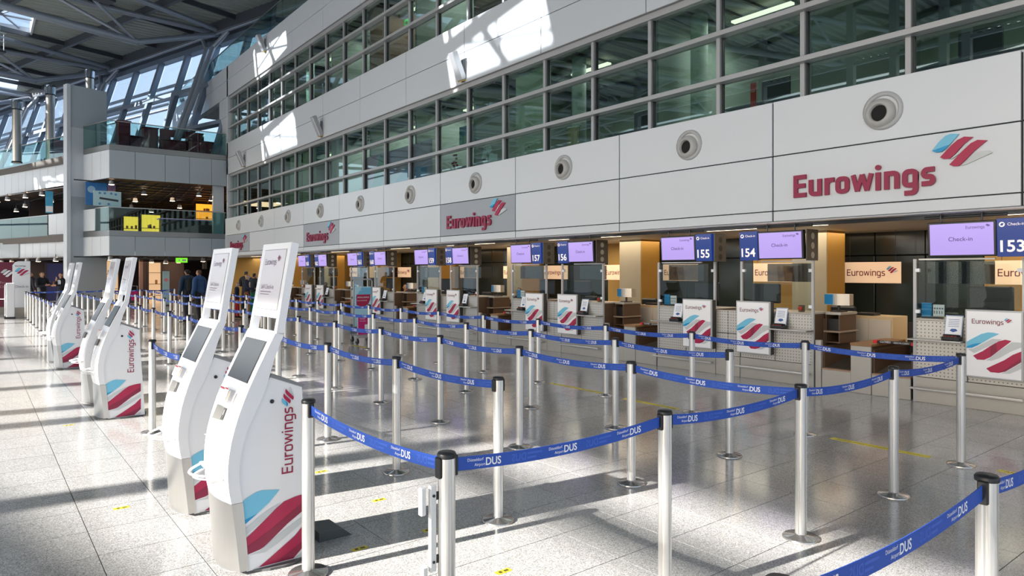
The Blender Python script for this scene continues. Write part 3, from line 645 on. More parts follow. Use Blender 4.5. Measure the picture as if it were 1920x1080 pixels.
# things on and behind the desks
def monitor(loc, label, rz=0, first=[]):
    if first: return dup(first[0], loc, rz, label)
    t = empty('desk_monitor', loc, label, 'monitor', 'desk monitors behind the glass', rz); first.append(t)
    MB().box(-.02, .03, -.25, .25, .10, .42, ch=.012).build('display', BLACK, t); MB().box(-.1, .1, -.12, .12, 0, .015).box(.0, .03, -.03, .03, .015, .15).build('stand', DARK, t)
def notice_drum(loc, label, first=[]):
    if first: return dup(first[0], loc, 0, label)
    t = empty('notice_drum', loc, label, 'notice holder', 'curved notice holders beside the belts'); first.append(t)
    pr = [(-.06 - .06 * math.sin(math.pi * k / 12), -.19 + .38 * k / 12) for k in range(13)] + [(.06, .19), (.06, -.19)]
    F0 = lambda x, y, d=0.: Vector((x, y, d))
    MB().prism(pr, F0, .0, .17).build('shell', mat('curved shell silver', (196, 190, 182), .3, .5), t)
    q = MB()
    for k in range(7, 12):
        a, b_ = pr[k], pr[k + 1]; q.add([(a[0] - .004, a[1], .01), (b_[0] - .004, b_[1], .01), (b_[0] - .004, b_[1], .16), (a[0] - .004, a[1], .16)], [(0, 1, 2, 3)])
    q.build('blue_notice', mat('blue notice', (24, 140, 206), .5, noise=.1, nscale=30), t); MB().tube((0, 0, -.09), (0, 0, 0), .02, 8).build('foot', BLACK, t); MB().box(-.07, .07, -.1, .1, -.10, -.085).build('foot_plate', BLACK, t)
def case_stand(loc, label, first=[]):
    if first: return dup(first[0], loc, 0, label)
    t = empty('side_cabinet', loc, label, 'cabinet', 'open side cabinets beside the belts'); first.append(t)
    MB().box(0, .5, -.02, .0, .64, 1.07).box(0, .5, -.22, -.20, .64, 1.07).box(.48, .5, -.2, -.02, .64, 1.07).box(0, .5, -.2, -.02, .64, .66).build('carcass', BROWN, t); MB().box(-.01, .5, -.24, .0, 1.06, 1.10, ch=.004).build('top', PLNT, t)
    MB().box(-.06, .5, -.26, .0, .80, .825, ch=.004).build('shelf', mat('cabinet shelf', (150, 132, 112), .5), t); MB().box(.02, .46, -.20, -.03, .825, 1.0).build('drawer', BLACK, t)
def chair(loc, rz, label, first=[]):
    if first: return dup(first[0], loc, rz, label)
    t = empty('office_chair', loc, label, 'chair', 'swivel chairs behind the counters', rz); first.append(t)
    MB().box(-.24, .24, -.24, .24, .44, .52, ch=.03).build('seat', BLACK, t); MB().box(-.22, .22, .20, .27, .58, 1.12, ch=.03).build('backrest', BLACK, t)
    MB().tube((0, 0, .08), (0, 0, .44), .03).build('column', DARK, t); MB().box(-.03, .03, .18, .24, .46, .7).build('back_bar', DARK, t)
    for k in range(5):
        a = k * 1.2566; MB().tube((0, 0, .09), (.28 * math.cos(a), .28 * math.sin(a), .06), .02, 6).sphere((.28 * math.cos(a), .28 * math.sin(a), .03), .03, .03, .03, 6, 4).build('leg', DARK, t)
def pedestal(loc, label, first=[]):
    if first: return dup(first[0], loc, 0, label)
    t = empty('belt_pedestal', loc, label, 'pedestal', 'steel pedestals between the baggage belts'); first.append(t)
    MB().box(.0, .04, -.14, .14, .0, .70, ch=.004).build('front', PLNT, t); MB().box(.04, 1.1, -.13, .13, 0, .66).build('body', BROWN, t); MB().box(-.005, 1.1, -.145, .145, .66, .70, ch=.004).build('cap', mat('pedestal cap', (150, 112, 74), .5), t)
def belt(loc, w, label, first={}):
    k = round(w, 2)
    if k in first: return dup(first[k], loc, 0, label)
    t = empty('baggage_belt', loc, label, 'conveyor', 'baggage belts between the counters'); first[k] = t
    MB().box(0, .04, -w / 2, w / 2, 0, .28, ch=.004).build('riser', PLNT, t)
    MB().box(.0, .10, -w / 2, w / 2, .28, .30).build('lip', mat('copper lip', (170, 140, 120), .4, .5), t)
    v = []; f = []
    for i in range(13):
        x = .10 + i * .09; z = .30 + .09 * math.sin(min(1, i / 9) * 1.57); v += [(x, -w / 2 + .02, z), (x, w / 2 - .02, z)]
    f = [(2 * i, 2 * i + 2, 2 * i + 3, 2 * i + 1) for i in range(12)]
    bm = MB().add(v, f, True); bm.box(.10, 1.18, -w / 2 + .02, w / 2 - .02, .0, .29); bm.build('belt', mat('rubber belt', (62, 56, 50), .7, noise=.35, nscale=40, bump=.5), t)
    for sgn in (-1, 1): MB().box(.06, 1.2, sgn * w / 2 - .015, sgn * w / 2 + .015, .28, .62).build('side_board', BROWN, t)
    MB().box(1.18, 1.22, -w / 2, w / 2, 0, .95).build('back_board', DKW, t)
def barrier(loc, label, first=[]):
    if first: return dup(first[0], loc, 0, label)
    t = empty('closed_strip', loc, label, 'barrier', 'red closing strips across the baggage belts'); first.append(t)
    MB().box(-.02, .09, -.28, .28, 0, .035, ch=.004).build('bar', mat('strip black', (26, 24, 28), .5), t)
    for s in (-.26, .24): MB().box(-.024, .094, s - .02, s + .035, -.002, .037).build('end_cap', mat('strip red', (214, 32, 40), .5), t)
    F = frame((-.0205, .2, .01), (0, -1, 0), (0, 0, 1)); MB().text('CLOSED', F, .02, .0, w=.14, d=.001).text('GESCHLOSSEN', F, .2, .0, w=.2, d=.001).build('lettering', PRINT, t)
def cupboard(loc, label, first=[]):
    if first: return dup(first[0], loc, 0, label)
    t = empty('low_cupboard', loc, label, 'cupboard', 'low white cupboards behind the belts'); first.append(t)
    MB().box(0, .5, -.36, .36, 0, 1.02, ch=.004).build('carcass', mat('cupboard beige', (214, 190, 150), .6), t)
    for a, b_ in ((-.33, -.003), (.003, .33)):
        d = MB().box(-.012, 0, a, b_, .05, .97, ch=.003).build('door', mat('cupboard door', (206, 198, 186), .5), t)
    MB().tube((-.012, -.06, .62), (-.022, -.06, .62), .025).build('lock', DARK, t); MB().box(.05, .3, -.05, .25, 1.02, 1.06, ch=.01).build('tray', BLACK, t)
def switch(loc, label, first=[]):
    if first: return dup(first[0], loc, 0, label)
    t = empty('stop_switch', loc, label, 'switch', 'emergency stop switches on the counters'); first.append(t)
    MB().box(-.03, .03, -.04, .04, 0, .10, ch=.006).build('box', mat('switch grey', (110, 96, 70), .5), t); MB().lathe([(.03, 0), (.035, .02), (.025, .035), (0, .035)], (-.03, 0, .05), 12, Matrix.Rotation(-math.pi / 2, 4, 'Y')).build('button', mat('stop red', (214, 60, 20), .4), t)
for n in range(-1, 6):
    R = 5.21 + 4.3 * n; a, b_ = 154 + 2 * n, 155 + 2 * n
    monitor((XCN + .45, R + 1.05, 1.095), 'black desk monitor behind the poster of counter %d, %s from the right' % (a, ORD[2 * n + 2])); monitor((XCN + .45, R + 2.2, 1.095), 'black desk monitor behind the poster of counter %d, %s from the right' % (b_, ORD[2 * n + 3]))
    notice_drum((XCN + .55, R - .10, 1.20), 'curved silver holder with a blue notice beside counter %d, %s from the right' % (a, ORD[n + 1]))
    case_stand((XCN + .32, R - .01, 0), 'brown open side cabinet at the end of counter %d, %s from the right' % (a, ORD[n + 1]))
    switch((XCN + .2, R + .30, 1.095), 'grey box with a red stop button on counter %d, %s from the right' % (a, ORD[n + 1]))
    chair((XCN + 1.78, R + .55, 0), -1.57, 'black swivel chair behind counter %d, %s from the right' % (a, ORD[2 * n + 2])); chair((XCN + 1.78, R + 2.4, 0), -1.57, 'black swivel chair behind counter %d, %s from the right' % (b_, ORD[2 * n + 3]))
    for w_, yy, q in ((.42, R - .33, 'left'), (.50, R - 1.08, 'right')):
        belt((XCN + .0, yy, 0), w_, 'dark baggage belt %s of the pedestal by counter %d, %s gap from the right' % (q, a, ORD[n + 1]))
    pedestal((XCN, R - .68, 0), 'narrow steel pedestal between the belts beside counter %d, %s from the right' % (a, ORD[n + 1]))
    barrier((XCN + .25, R - 1.02, .702), 'red closing strip across the belt beside counter %d, %s from the right' % (a, ORD[n + 1]))
    MB().box(0, .06, -.045, .045, 0, .70, ch=.004).build('end_post', PLNT).location = (XCN, R - .065, 0)
    cupboard((10.9, R - .27, 0), 'low white two-door cupboard behind the belts beside counter %d, %s from the right' % (a, ORD[n + 1]))
i = 0
for o in [o for o in bpy.data.objects if o.name.startswith('end_post')]: tag(o, 'short steel end post of the %s belt gap from the right' % ORD[i], 'post', 'end posts of the belt gaps'); i += 1
# small framed notices and blue info cards standing on the odd counters
for n in range(-1, 6):
    R = 5.21 + 4.3 * n; b_ = 155 + 2 * n
    t = empty('info_card', (XCN + .12, R + 2.83, 1.095), 'blue info card and paper behind glass of counter %d, %s from the right' % (b_, ORD[n + 1]), 'notice', 'info cards on the counters')
    MB().box(-.006, .006, -.07, .05, .02, .2).build('blue_card', mat('info blue', (30, 140, 200), .5), t); MB().box(-.008, .002, -.22, -.09, .03, .18).build('paper', PRINT, t); MB().box(-.03, .03, -.2, .04, 0, .02).build('stand', BLACK, t)
    q = MB()
    for k in range(4): q.box(-.0095, -.008, -.21 + k * .03, -.19 + k * .03, .12, .14).box(-.0095, -.008, -.20 + k * .03, -.19 + k * .03, .06, .1)
    q.build('print', mat('notice grey', (120, 124, 130), .6), t)

# ------------------------------------------------------------------ self check-in kiosks
KW = .247
def kiosk(loc, label):
    t = empty('self_check_in_kiosk', loc, label, 'kiosk', 'white self check-in kiosks along the queue')
    ox = 1.34
    def loft(rows, n=10, cap=True):
        mb = MB(); rings = []
        for z, xs, bow, xb in rows:
            rg = [Vector((xs - ox - bow * (1 - (2 * k / n - 1) ** 2), -KW + 2 * KW * k / n, z)) for k in range(n + 1)] + [Vector((xb - ox, KW, z)), Vector((xb - ox, -KW, z))]
            rings.append(rg)
        m = n + 3; vs = [p for r in rings for p in r]
        for i in range(len(rings) - 1):
            for k in range(m):
                sm = k < n
                mb.add([rings[i][k], rings[i][(k + 1) % m], rings[i + 1][(k + 1) % m], rings[i + 1][k]], [(0, 1, 2, 3)], False) if not sm else None
            base = len(mb.v)
        fs = [(i * m + k, i * m + k + 1, (i + 1) * m + k + 1, (i + 1) * m + k) for i in range(len(rings) - 1) for k in range(n)]
        mb.add(vs, fs, True)
        if cap: mb.add(rings[0], [tuple(range(m))[::-1]]); mb.add(rings[-1], [tuple(range(m))])
        return mb
    loft([(.02, 1.165, .066, 1.214), (.20, 1.146, .055, 1.20), (.408, 1.12, .036, 1.182)]).build('steel_base', STEEL, t)
    sh = loft([(.41, 1.119, .036, 1.180), (.48, 1.106, .038, 1.168), (.55, 1.100, .040, 1.161), (.62, 1.100, .036, 1.164), (.68, 1.106, .030, 1.172), (.76, 1.120, .024, 1.190), (.83, 1.138, .017, 1.214), (.90, 1.160, .012, 1.248), (.97, 1.186, .007, 1.283), (1.06, 1.224, .003, 1.318), (1.13, 1.256, .001, 1.337), (1.20, 1.290, 0, 1.358), (1.28, 1.329, 0, 1.388), (1.345, 1.362, 0, 1.418)])
    sh.build('front_shell', WHITE, t)
    hd = MB(); sl = (1.458 - 1.368) / (1.875 - 1.345); xz = lambda z: 1.368 - ox + sl * (z - 1.345)
    Fh = frame((xz(1.345), KW, 1.345), (0, -1, 0), (sl, 0, 1)); n_ = math.hypot(1, sl)
    hd.prism([(0, .085 * n_), (2 * KW, .085 * n_), (2 * KW, .53 * n_), (0, .53 * n_)], Fh, -.045, 0)
    hd.prism([(0, 0), (.04, 0), (.04, .085 * n_), (0, .085 * n_)], Fh, -.045, 0); hd.prism([(2 * KW - .04, 0), (2 * KW, 0), (2 * KW, .085 * n_), (2 * KW - .04, .085 * n_)], Fh, -.045, 0)
    hd.build('display_head', WHITE, t)
    MB().prism([(.06, .13), (2 * KW - .05, .13), (2 * KW - .05, .50), (.06, .50)], Fh, -.001, .0015).build('display_rim', mat('rim grey', (150, 150, 154), .4), t)
    ds = MB().flat([(.064, .134), (2 * KW - .054, .134), (2 * KW - .054, .496), (.064, .496)], Fh, .0022).build('display', mat('kiosk display', (212, 207, 212), .12, noise=.02, nscale=3), t)
    q = MB().text('Eurowings', Fh, .10, .405, w=.205, d=.003, bold=-.03); q.build('display_lettering', mat('display violet', (96, 66, 108), .5), ds)
    lg = MB(); wing(lg, Fh, .315, .425, .06, .003); lg.build('tail_stripes', [MARO2, mat('muted violet', (130, 110, 140), .5), MARO2, MARO2, GREYP], ds)
    q = MB().text('Self-Check-in', Fh, .10, .255, w=.22, d=.003)
    q.flat([(.10, .235), (.29, .235), (.29, .241), (.10, .241)], Fh, .003).flat([(.10, .220), (.26, .220), (.26, .225), (.10, .225)], Fh, .003).build('display_lettering', mat('display grey', (138, 122, 140), .5), ds)
    s2 = .475; Fs = frame((1.256 - ox, KW, 1.13), (0, -1, 0), (s2, 0, 1))
    MB().prism([(.055, -.075), (2 * KW - .06, -.075), (2 * KW - .06, .185), (.055, .185)], Fs, -.01, .004).build('screen_rim', mat('rim dark', (60, 60, 62), .4), t)
    MB().prism([(.06, -.07), (2 * KW - .065, -.07), (2 * KW - .065, .18), (.06, .18)], Fs, -.01, .006).build('touch_screen', mat('screen glass', (58, 60, 62), .3, noise=.12, nscale=5, spec=.2), t)
    s3 = (1.264 - 1.213) / .17; F3 = frame((1.138 - ox - .032, KW, .83), (0, -1, 0), (.40, 0, 1))
    MB().flat([(.14, .12), (.31, .12), (.31, .20), (.14, .20)], F3, .022).build('label', mat('paper label', (226, 224, 226), .6, noise=.12, nscale=90), t)
    MB().flat([(.24, .192), (.30, .192), (.30, .199), (.24, .199)], F3, .0235).flat([(.15, .185), (.23, .185), (.23, .195), (.15, .195)], F3, .0235).build('label_mark', mat('label red', (170, 60, 70), .6), t)
    MB().flat([(.33, .13), (.35, .13), (.35, .19), (.33, .19)], F3, .022).build('sticker', mat('sticker tan', (214, 180, 140), .6, noise=.2, nscale=80), t)
    MB().prism([(.15, .005), (.30, .02), (.30, .09), (.15, .09)], F3, -.01, .004).build('scanner_slot', mat('scanner grey', (96, 94, 90), .45), t)
    for x, y in ((.34, .06), (.36, .02)): pass
    MB().flat([(.37, .055), (.38, .055), (.38, .085), (.37, .085)], F3, .024).flat([(.20, -.09), (.23, -.09), (.23, -.085), (.20, -.085)], F3, .024).build('lock_mark', mat('mark grey', (150, 150, 150), .5), t)
    side = [(1.205, .012), (1.584, .012), (1.522, 1.02), (1.335, 1.095), (1.26, .95), (1.18, .75), (1.155, .55), (1.17, .41)]
    Fb = lambda x, y, d=0.: Vector((x - ox, d, y))
    MB().prism(side, Fb, -KW + .008, KW - .008).build('body', WHITE, t)
    sd = frame((-ox, -KW + .007, 0), (1, 0, 0), (0, 0, 1))
    F2 = lambda x, y, d=0.: Vector((x - ox, -KW + .007 - d, y))
    top = [(1.33, 1.097), (1.34, 1.112), (1.535, 1.034), (1.523, 1.02)]
    MB().prism(top, Fb, -KW - .002, KW + .002).build('top_cover', GREYT, t)
    a = MB()
    for poly, m, d in (([(1.192, .252), (1.265, .304), (1.339, .342), (1.399, .364), (1.307, .289), (1.195, .214)], 4, .001), ([(1.276, .11), (1.383, .18), (1.52, .262), (1.52, .226), (1.383, .132), (1.307, .096), (1.213, .102)], 4, .001), ([(1.454, .02), (1.52, .052), (1.52, .02)], 4, .001),
      ([(1.179, .407), (1.20, .425), (1.229, .439), (1.255, .45), (1.286, .455), (1.39, .439), (1.329, .376), (1.255, .322), (1.187, .277)], 1, .0018), ([(1.185, .305), (1.262, .327), (1.187, .277)], 2, .0026),
      ([(1.195, .199), (1.244, .234), (1.329, .301), (1.37, .335), (1.415, .365), (1.46, .38), (1.52, .386), (1.52, .295), (1.437, .233), (1.339, .158), (1.30, .13), (1.276, .12), (1.203, .107)], 0, .0018), ([(1.198, .15), (1.329, .215), (1.52, .345), (1.52, .295), (1.437, .233), (1.339, .158), (1.30, .13), (1.276, .12), (1.203, .107)], 3, .0026),
      ([(1.27, .02), (1.339, .061), (1.46, .151), (1.52, .212), (1.52, .083), (1.45, .02)], 0, .0018), ([(1.36, .02), (1.52, .115), (1.52, .083), (1.45, .02)], 3, .0026)):
        p = clip([(q[0] + (.02 if q[0] > 1.44 else 0), q[1]) for q in poly], 1.183 if m == 1 else 1.19, 1.553, .02, .47)
        if p: a.m = m; a.flat(p, F2, d)
    a.build('stripes', BRAND, t)
    Fv = lambda x, y, d=0.: Vector((1.468 - ox - y, -KW + .007 - d - .002, .525 + x))
    MB().text('Eurowings', Fv, 0, 0, w=.385, bold=-.012).build('lettering', mat('raised letter maroon', (164, 24, 74), .4), t)
    lg = MB(); Fw = lambda x, y, d=0.: Vector((1.472 - ox - y, -KW + .005 - d, .915 + x)); wing(lg, Fw, 0, 0, .115, .0); lg.build('tail_stripes', BRAND, t)
    MB().lathe([(.012, 0), (.012, .006), (.007, .006), (.006, .002), (0, .002)], (1.345 - ox, -KW + .008, .955), 12, Matrix.Rotation(math.pi / 2, 4, 'X')).build('lock', DARK, t)
    ring = [(1.085 - ox - .125 * math.sin(math.pi * k / 14), .20 - .40 * k / 14, .555) for k in range(15)]
    r_ = MB().path(ring, .007, 6).path([(p[0] * .8 - .055, p[1] * .8, .53) for p in ring], .005, 6)
    r_.box(1.06 - ox, 1.13 - ox, -.21, .21, .545, .56, ch=.004); r_.build('bag_ring', WHITE, t)
    el = MB(); pts = [(1.40 - ox + .235 * math.cos(2 * math.pi * k / 24) * (1.25 if math.cos(2 * math.pi * k / 24) < 0 else 1), .29 * math.sin(2 * math.pi * k / 24)) for k in range(24)]
    el.prism(pts, lambda x, y, d=0.: Vector((x, y, d)), 0, .014).build('foot_plate', mat('foot grey', (96, 98, 98), .5), t)
    return t
k1 = kiosk((1.34, 3.949 + KW, 0), 'white self check-in kiosk nearest the viewer, striped side fully in view')
for y, L in ((5.12, 'white kiosk directly behind the nearest one, its striped side partly hidden'), (9.06, 'front kiosk of the middle pair of white kiosks'), (10.23, 'rear kiosk of the middle pair of white kiosks, half hidden'), (14.28, 'front kiosk of the farthest pair of white kiosks'), (15.45, 'rear kiosk of the farthest pair of white kiosks, mostly hidden')):
    dup(k1, (1.34, y + KW, 0), label=L)
t = empty('cable_ramp', (1.70, 4.25, 0), 'grey rubber cable ramp on the floor behind the nearest kiosk', 'cable cover')
MB().prism([(0, 0), (.22, 0), (.16, .05), (.05, .06), (0, .06)], lambda x, y, d=0.: Vector((x, d, y)), -.12, .10).build('ramp', mat('rubber grey', (78, 84, 84), .6, noise=.06), t); MB().box(-.08, .02, -.05, .05, .005, .03).build('cable', BLACK, t)

# ------------------------------------------------------------------ belt posts
def post_parts(t):
    prof = []
    for k in range(32):
        a = 2 * math.pi * k / 32; r = .035 if k % 8 not in (0,) else .029; prof.append((r * math.cos(a + .2), r * math.sin(a + .2)))
    mb = MB(); F = lambda x, y, d=0.: Vector((x, y, d))
    A = [F(x, y, .018) for x, y in prof]; B_ = [F(x, y, .968) for x, y in prof]
    mb.add(A + B_, [(i, (i + 1) % 32, 32 + (i + 1) % 32, 32 + i) for i in range(32)], False); mb.build('post', CHROME, t)
    MB().lathe([(.112, 0), (.112, .008), (.104, .016), (.04, .022), (.036, .03)], n=28).build('base', mat('base chrome', (180, 176, 172), .16, .9, noise=.04), t)
    MB().lathe([(.038, .962), (.039, .976), (.034, .984), (0, .985)], n=20).build('cap', BLACK, t)
    for a in (.037, -.037): MB().box(a - .009, a + .009, -.017, .017, .885, .968, ch=.004).build('cassette', BLACK, t)
def belt_part(t, L):
    N = 14; z0, z1 = .900, .955; SAG = .032; x0, x1 = .040, L - .040
    def P3(x, z, d=0.):
        u = (x - x0) / (x1 - x0); return Vector((x, d, z - SAG * 4 * u * (1 - u)))
    mb = MB()
    for dd in (-.0012, .0012):
        vs = [P3(x0 + (x1 - x0) * i / N, z, dd) for i in range(N + 1) for z in (z0, z1)]
        mb.add(vs, [(2 * i, 2 * i + 2, 2 * i + 3, 2 * i + 1) for i in range(N)], True)
    for z in (z0, z1):
        vs = [P3(x0 + (x1 - x0) * i / N, z, dd) for i in range(N + 1) for dd in (-.0012, .0012)]
        mb.add(vs, [(2 * i, 2 * i + 2, 2 * i + 3, 2 * i + 1) for i in range(N)], False)
    bo = mb.build('belt', BELT, t)
    pr, gh = MB(), MB()
    for k in range(3):
        xa = .10 + k * .44; xb = .33 + k * .44
        for side, x in ((-1, xa), (1, xb)):
            def F(a, b_, d=0., side=side, x=x): return P3(x + (a if side < 0 else .17 - a), z0 + b_, side * (.0018 + d))
            def G(a, b_, d=0., side=side, x=x): return P3(x + (a if side < 0 else .17 - a), z0 + b_, -side * (.0016 + d))
            if x + .18 > x1: continue
            pr.text('DUS', F, .092, .012, h=.032, bold=.02, sx=.95); pr.text('Düsseldorf', F, .0, .033, h=.0125); pr.text('Airport', F, .034, .012, h=.0125)
            gh.text('DUS', G, .092, .012, h=.032, bold=.02, sx=.95)
            gh.add([G(.0, .033), G(.085, .033), G(.085, .042), G(.0, .042)], [(0, 1, 2, 3)]); gh.add([G(.034, .014), G(.085, .014), G(.085, .023), G(.034, .023)], [(0, 1, 2, 3)])
    pr.build('lettering', PRINT, bo); gh.build('show_through', GHOST, bo)
protos = {}
def stanchion(x, y, kind, label, group):
    if kind in protos: o = dup(protos[kind], (x, y, 0), label=label, group=group)
    else:
        o = empty('belt_post', (x, y, 0), label, 'belt post', group); post_parts(o)
        if kind == 'y': belt_part(o, 1.438)
        if kind == 'x': belt_part(o, 1.339)
        protos[kind] = o
    o.rotation_euler.z = -math.pi / 2 if kind == 'y' else 0
    return o
RX = [1.478 + 1.339 * r for r in range(5)]; SY = lambda j: 2.307 + 1.438 * j
RN = ['row beside the kiosks', 'second row from the kiosks', 'middle row of the queue', 'second row from the counters', 'row nearest the counters']
GR = 'belt posts of the queue'
for r in range(5):
    js = {0: [1, 3, 4] + list(range(11, 21)), 1: range(1, 21), 2: range(1, 21), 3: range(1, 21), 4: range(1, 21)}[r]
    for c, j in enumerate(js):
        k = 'y'
        if (r in (1, 3) and j == 1) or (r == 0 and j in (3, 11)): k = 'n'
        stanchion(RX[r], SY(j), k, 'silver belt post in the %s, %s from the near end' % (RN[r], ORD[c]), GR)
for r in range(5):
    stanchion(RX[r], SY(0), 'x' if r < 4 else 'n', 'silver belt post in the near cross row, %s from the kiosk side' % ORD[r], GR)
    stanchion(RX[r], SY(21), 'x' if r < 4 else 'n', 'silver belt post in the far cross row, %s from the kiosk side' % ORD[r], GR)
for r in range(3):
    stanchion(RX[r], .87, 'x' if r < 2 else 'n', ['belt post outside the frame at the lower right', 'large silver belt post cut off by the lower right corner', 'belt post just outside the right edge'][r], GR)
o = empty('side_bracket', (1.478 - .06, 2.307 + .01, .0), 'white hinged bracket clipped to the near corner belt post', 'bracket')
MB().box(-.014, .014, -.01, .01, .52, .86, ch=.003).build('strip', mat('bracket white', (226, 226, 224), .4), o); MB().box(-.058, -.034, -.012, .012, .75, .86, ch=.004).box(-.05, -.026, -.012, .012, .46, .55, ch=.004).build('hook', mat('bracket white', (226, 226, 224), .4), o)
MB().tube((0, -.011, .82), (0, -.014, .82), .006, 8).tube((0, -.011, .56), (0, -.014, .56), .006, 8).box(.0, .03, -.005, .005, .80, .83).box(.0, .03, -.005, .005, .55, .58).build('screw', BLACK, o)

# ------------------------------------------------------------------ floor markings
YEL = mat('yellow tape', (206, 190, 40), .5, noise=.15, nscale=60); YELT = mat('tape ink', (70, 62, 20), .6)
def tape(x, y0, y1, label):
    t = empty('floor_tape', (x, (y0 + y1) / 2, 0), label, 'floor tape', 'yellow distance tapes in front of the counters'); h = (y1 - y0) / 2
    MB().box(-.042, .042, -h, h, .0002, .0016).build('strip', YEL, t); F = frame((-.03, h - .05, .0018), (0, -1, 0), (1, 0, 0))
    MB().text('Abstand halten - please keep your distance', F, 0, .012, w=2 * h - .1, d=.0002).build('lettering', YELT, t)
tape(6.9, 2.58, 3.50, 'long yellow floor tape in front of counter 153, nearest whole one'); tape(6.86, 5.4, 6.31, 'long yellow floor tape in front of counter 154, second whole one'); tape(6.93, 6.65, 7.88, 'long yellow floor tape in front of counter 155, third whole one'); tape(6.9, .9, 2.05, 'yellow printed tape cut off by the right edge of the floor'); tape(6.9, 13.6, 14.8, 'yellow printed tape on the floor behind the advertising trolley')
for i, (x, y, L) in enumerate([(2.37, 4.63, 'pale yellow floor tag in the sunlit lane behind the nearest kiosk'), (2.36, 3.09, 'pale yellow floor tag at the bottom edge right of the corner post'), (1.86, 3.89, 'orange yellow floor tag in the shadow right of the nearest kiosk'), (2.36, 3.89, 'orange yellow floor tag in the shadow beside the corner post'), (2.32, 5.59, 'pale yellow floor tag beyond the kiosk shadow'), (.83, 5.62, 'pale yellow floor tag in front of the kiosks'), (.82, 9.02, 'faint yellow floor tag before the middle pair of kiosks')]):
    t = empty('floor_tag', (x, y, 0), L, 'floor tag', 'small yellow floor tags'); MB().box(-.05, .05, -.022, .022, .0002, .0014).build('sticker', YEL, t)
    MB().box(-.03, -.01, -.012, .012, .0014, .0018).box(.005, .035, -.01, .01, .0014, .0018).build('print', YELT, t)

# ------------------------------------------------------------------ roof, skylights, trusses
rf = struct('ceiling')
SKY = [(-16.5, -13.5, -8, 2.4), (-1.5, 1.9, -8, 2.4), (13.2, 16.9, -8, 2.4), (28.0, 31.7, -8, 2.4), (43.0, 46.6, -8, 2.4), (57.8, 61.4, -8, 2.4), (42.4, 45.6, -16.6, -11.8)]
ZR = 15.0
dk = MB()
y = -26.0
def rx1(y): return 14.5 if y < 26 else 14.5 - .32 * (y - 26)
while y < 78:
    y2 = y + .45; segs = [(-24.1, rx1(y))]
    for a, b_, SX0, SX1 in SKY:
        if y2 > a and y < b_: segs = [q for xa, xb in segs for q in (((xa, min(xb, SX0)), (max(xa, SX1), xb)) if xa < SX1 and xb > SX0 else ((xa, xb),))]
    for xa, xb in segs:
        if xb <= xa: continue
        for (p, z, q, zz) in ((y, ZR, y + .14, ZR), (y + .14, ZR, y + .22, ZR + .13), (y + .22, ZR + .13, y + .37, ZR + .13), (y + .37, ZR + .13, y2, ZR)):
            dk.add([(xa, p, z), (xb, p, z), (xb, q, zz), (xa, q, zz)], [(0, 1, 2, 3)])
    y = y2
dk.build('corrugated_deck', ROOFM, rf, kind='stuff')
up = MB()
for a, b_, SX0, SX1 in SKY[:5] + SKY[6:]:
    sk_ = MB().box(SX0 - .1, SX1 + .1, a - .12, a, ZR - .1, ZR + .3).box(SX0 - .1, SX1 + .1, b_, b_ + .12, ZR - .1, ZR + .3).box(SX0 - .1, SX0, a, b_, ZR - .1, ZR + .3).box(SX1, SX1 + .1, a, b_, ZR - .1, ZR + .3)
    sk_.build('skylight_kerb', mat('kerb white', (196, 200, 204), .5), rf)
    for k in range(4):
        x = SX0 + (SX1 - SX0) * (k + .5) / 4
        MB().tube((x - .8, a, ZR + .3), (x + .8, b_, ZR + .2), .055, 6).build('skylight_bar', TRUSS, rf)
        if k % 2: MB().tube((x + .8, a, ZR + .3), (x - .8, b_, ZR + .2), .045, 6).build('skylight_bar', TRUSS, rf)
    MB().tube((SX0, (a + b_) / 2, ZR + .3), (SX1, (a + b_) / 2, ZR + .2), .05, 6).build('skylight_bar', TRUSS, rf)
    MB().box(SX0, SX1, a, b_, ZR + .26, ZR + .28).build('skylight_pane', SKYG, rf)
A = Vector((-.292, .956, 0)).normalized(); Bv = Vector((.956, .292, 0)).normalized()
N1 = Vector((6.2, 37.5, 0))
for k in range(-4, 4):          # rafters following the hall's bend
    pass
for k in range(-9, 12):
    p = N1 - A * 70 + Bv * (k * 4.4 - 8); q = N1 + A * 34 + Bv * (k * 4.4 - 8)
    if k <= 2: MB().box(-.09, .09, 0, 104, 14.62, 15.0, M=Matrix.Translation(p) @ Matrix.Rotation(math.atan2(.292, .956), 4, 'Z')).build('rafter', BEAM, rf)
for k in range(-16, 8):
    c0 = N1 + A * (k * 3.93 + 1.9)
    MB().box(-30, 5.2, -.05, .05, 14.75, 15.0, M=Matrix.Translation(c0) @ Matrix.Rotation(math.atan2(.292, .956), 4, 'Z')).build('purlin', BEAM, rf)
for k in range(-4, 4):
    n = N1 + A * (11.8 * k)
    t = empty('roof_truss', (0, 0, 0), kind='structure')
    zb, zt = 12.9, 14.55
    bot = [n - Bv * (7.0 * i) + Vector((0, 0, zb)) for i in range(5)]
    MB().tube(bot[0], bot[-1], .17, 10).build('bottom_chord', TRUSS, t)
    for s in (-1.3, 1.3):
        e = n + Bv * 4.57 + A * (s * .15) + Vector((0, 0, 14.6))
        MB().tube(n - Bv * 30 + A * s + Vector((0, 0, zt)), n - Bv * 1.5 + A * s + Vector((0, 0, zt)), .14, 8).build('top_chord', TRUSS, t)
        MB().tube(n - Bv * 1.5 + A * s + Vector((0, 0, zt)), e, .14, 8).build('top_chord', TRUSS, t)
        for i in range(4):
            m = n - Bv * (7.0 * i + 3.5) + A * s + Vector((0, 0, zt)); MB().tube(bot[i], m, .075, 6).build('diagonal', TRUSS, t); MB().tube(m, bot[i + 1], .075, 6).build('diagonal', TRUSS, t)
    MB().tube(bot[0], n + Bv * 4.57 + Vector((0, 0, 14.6)), .15, 8).build('raking_strut', TRUSS, t)
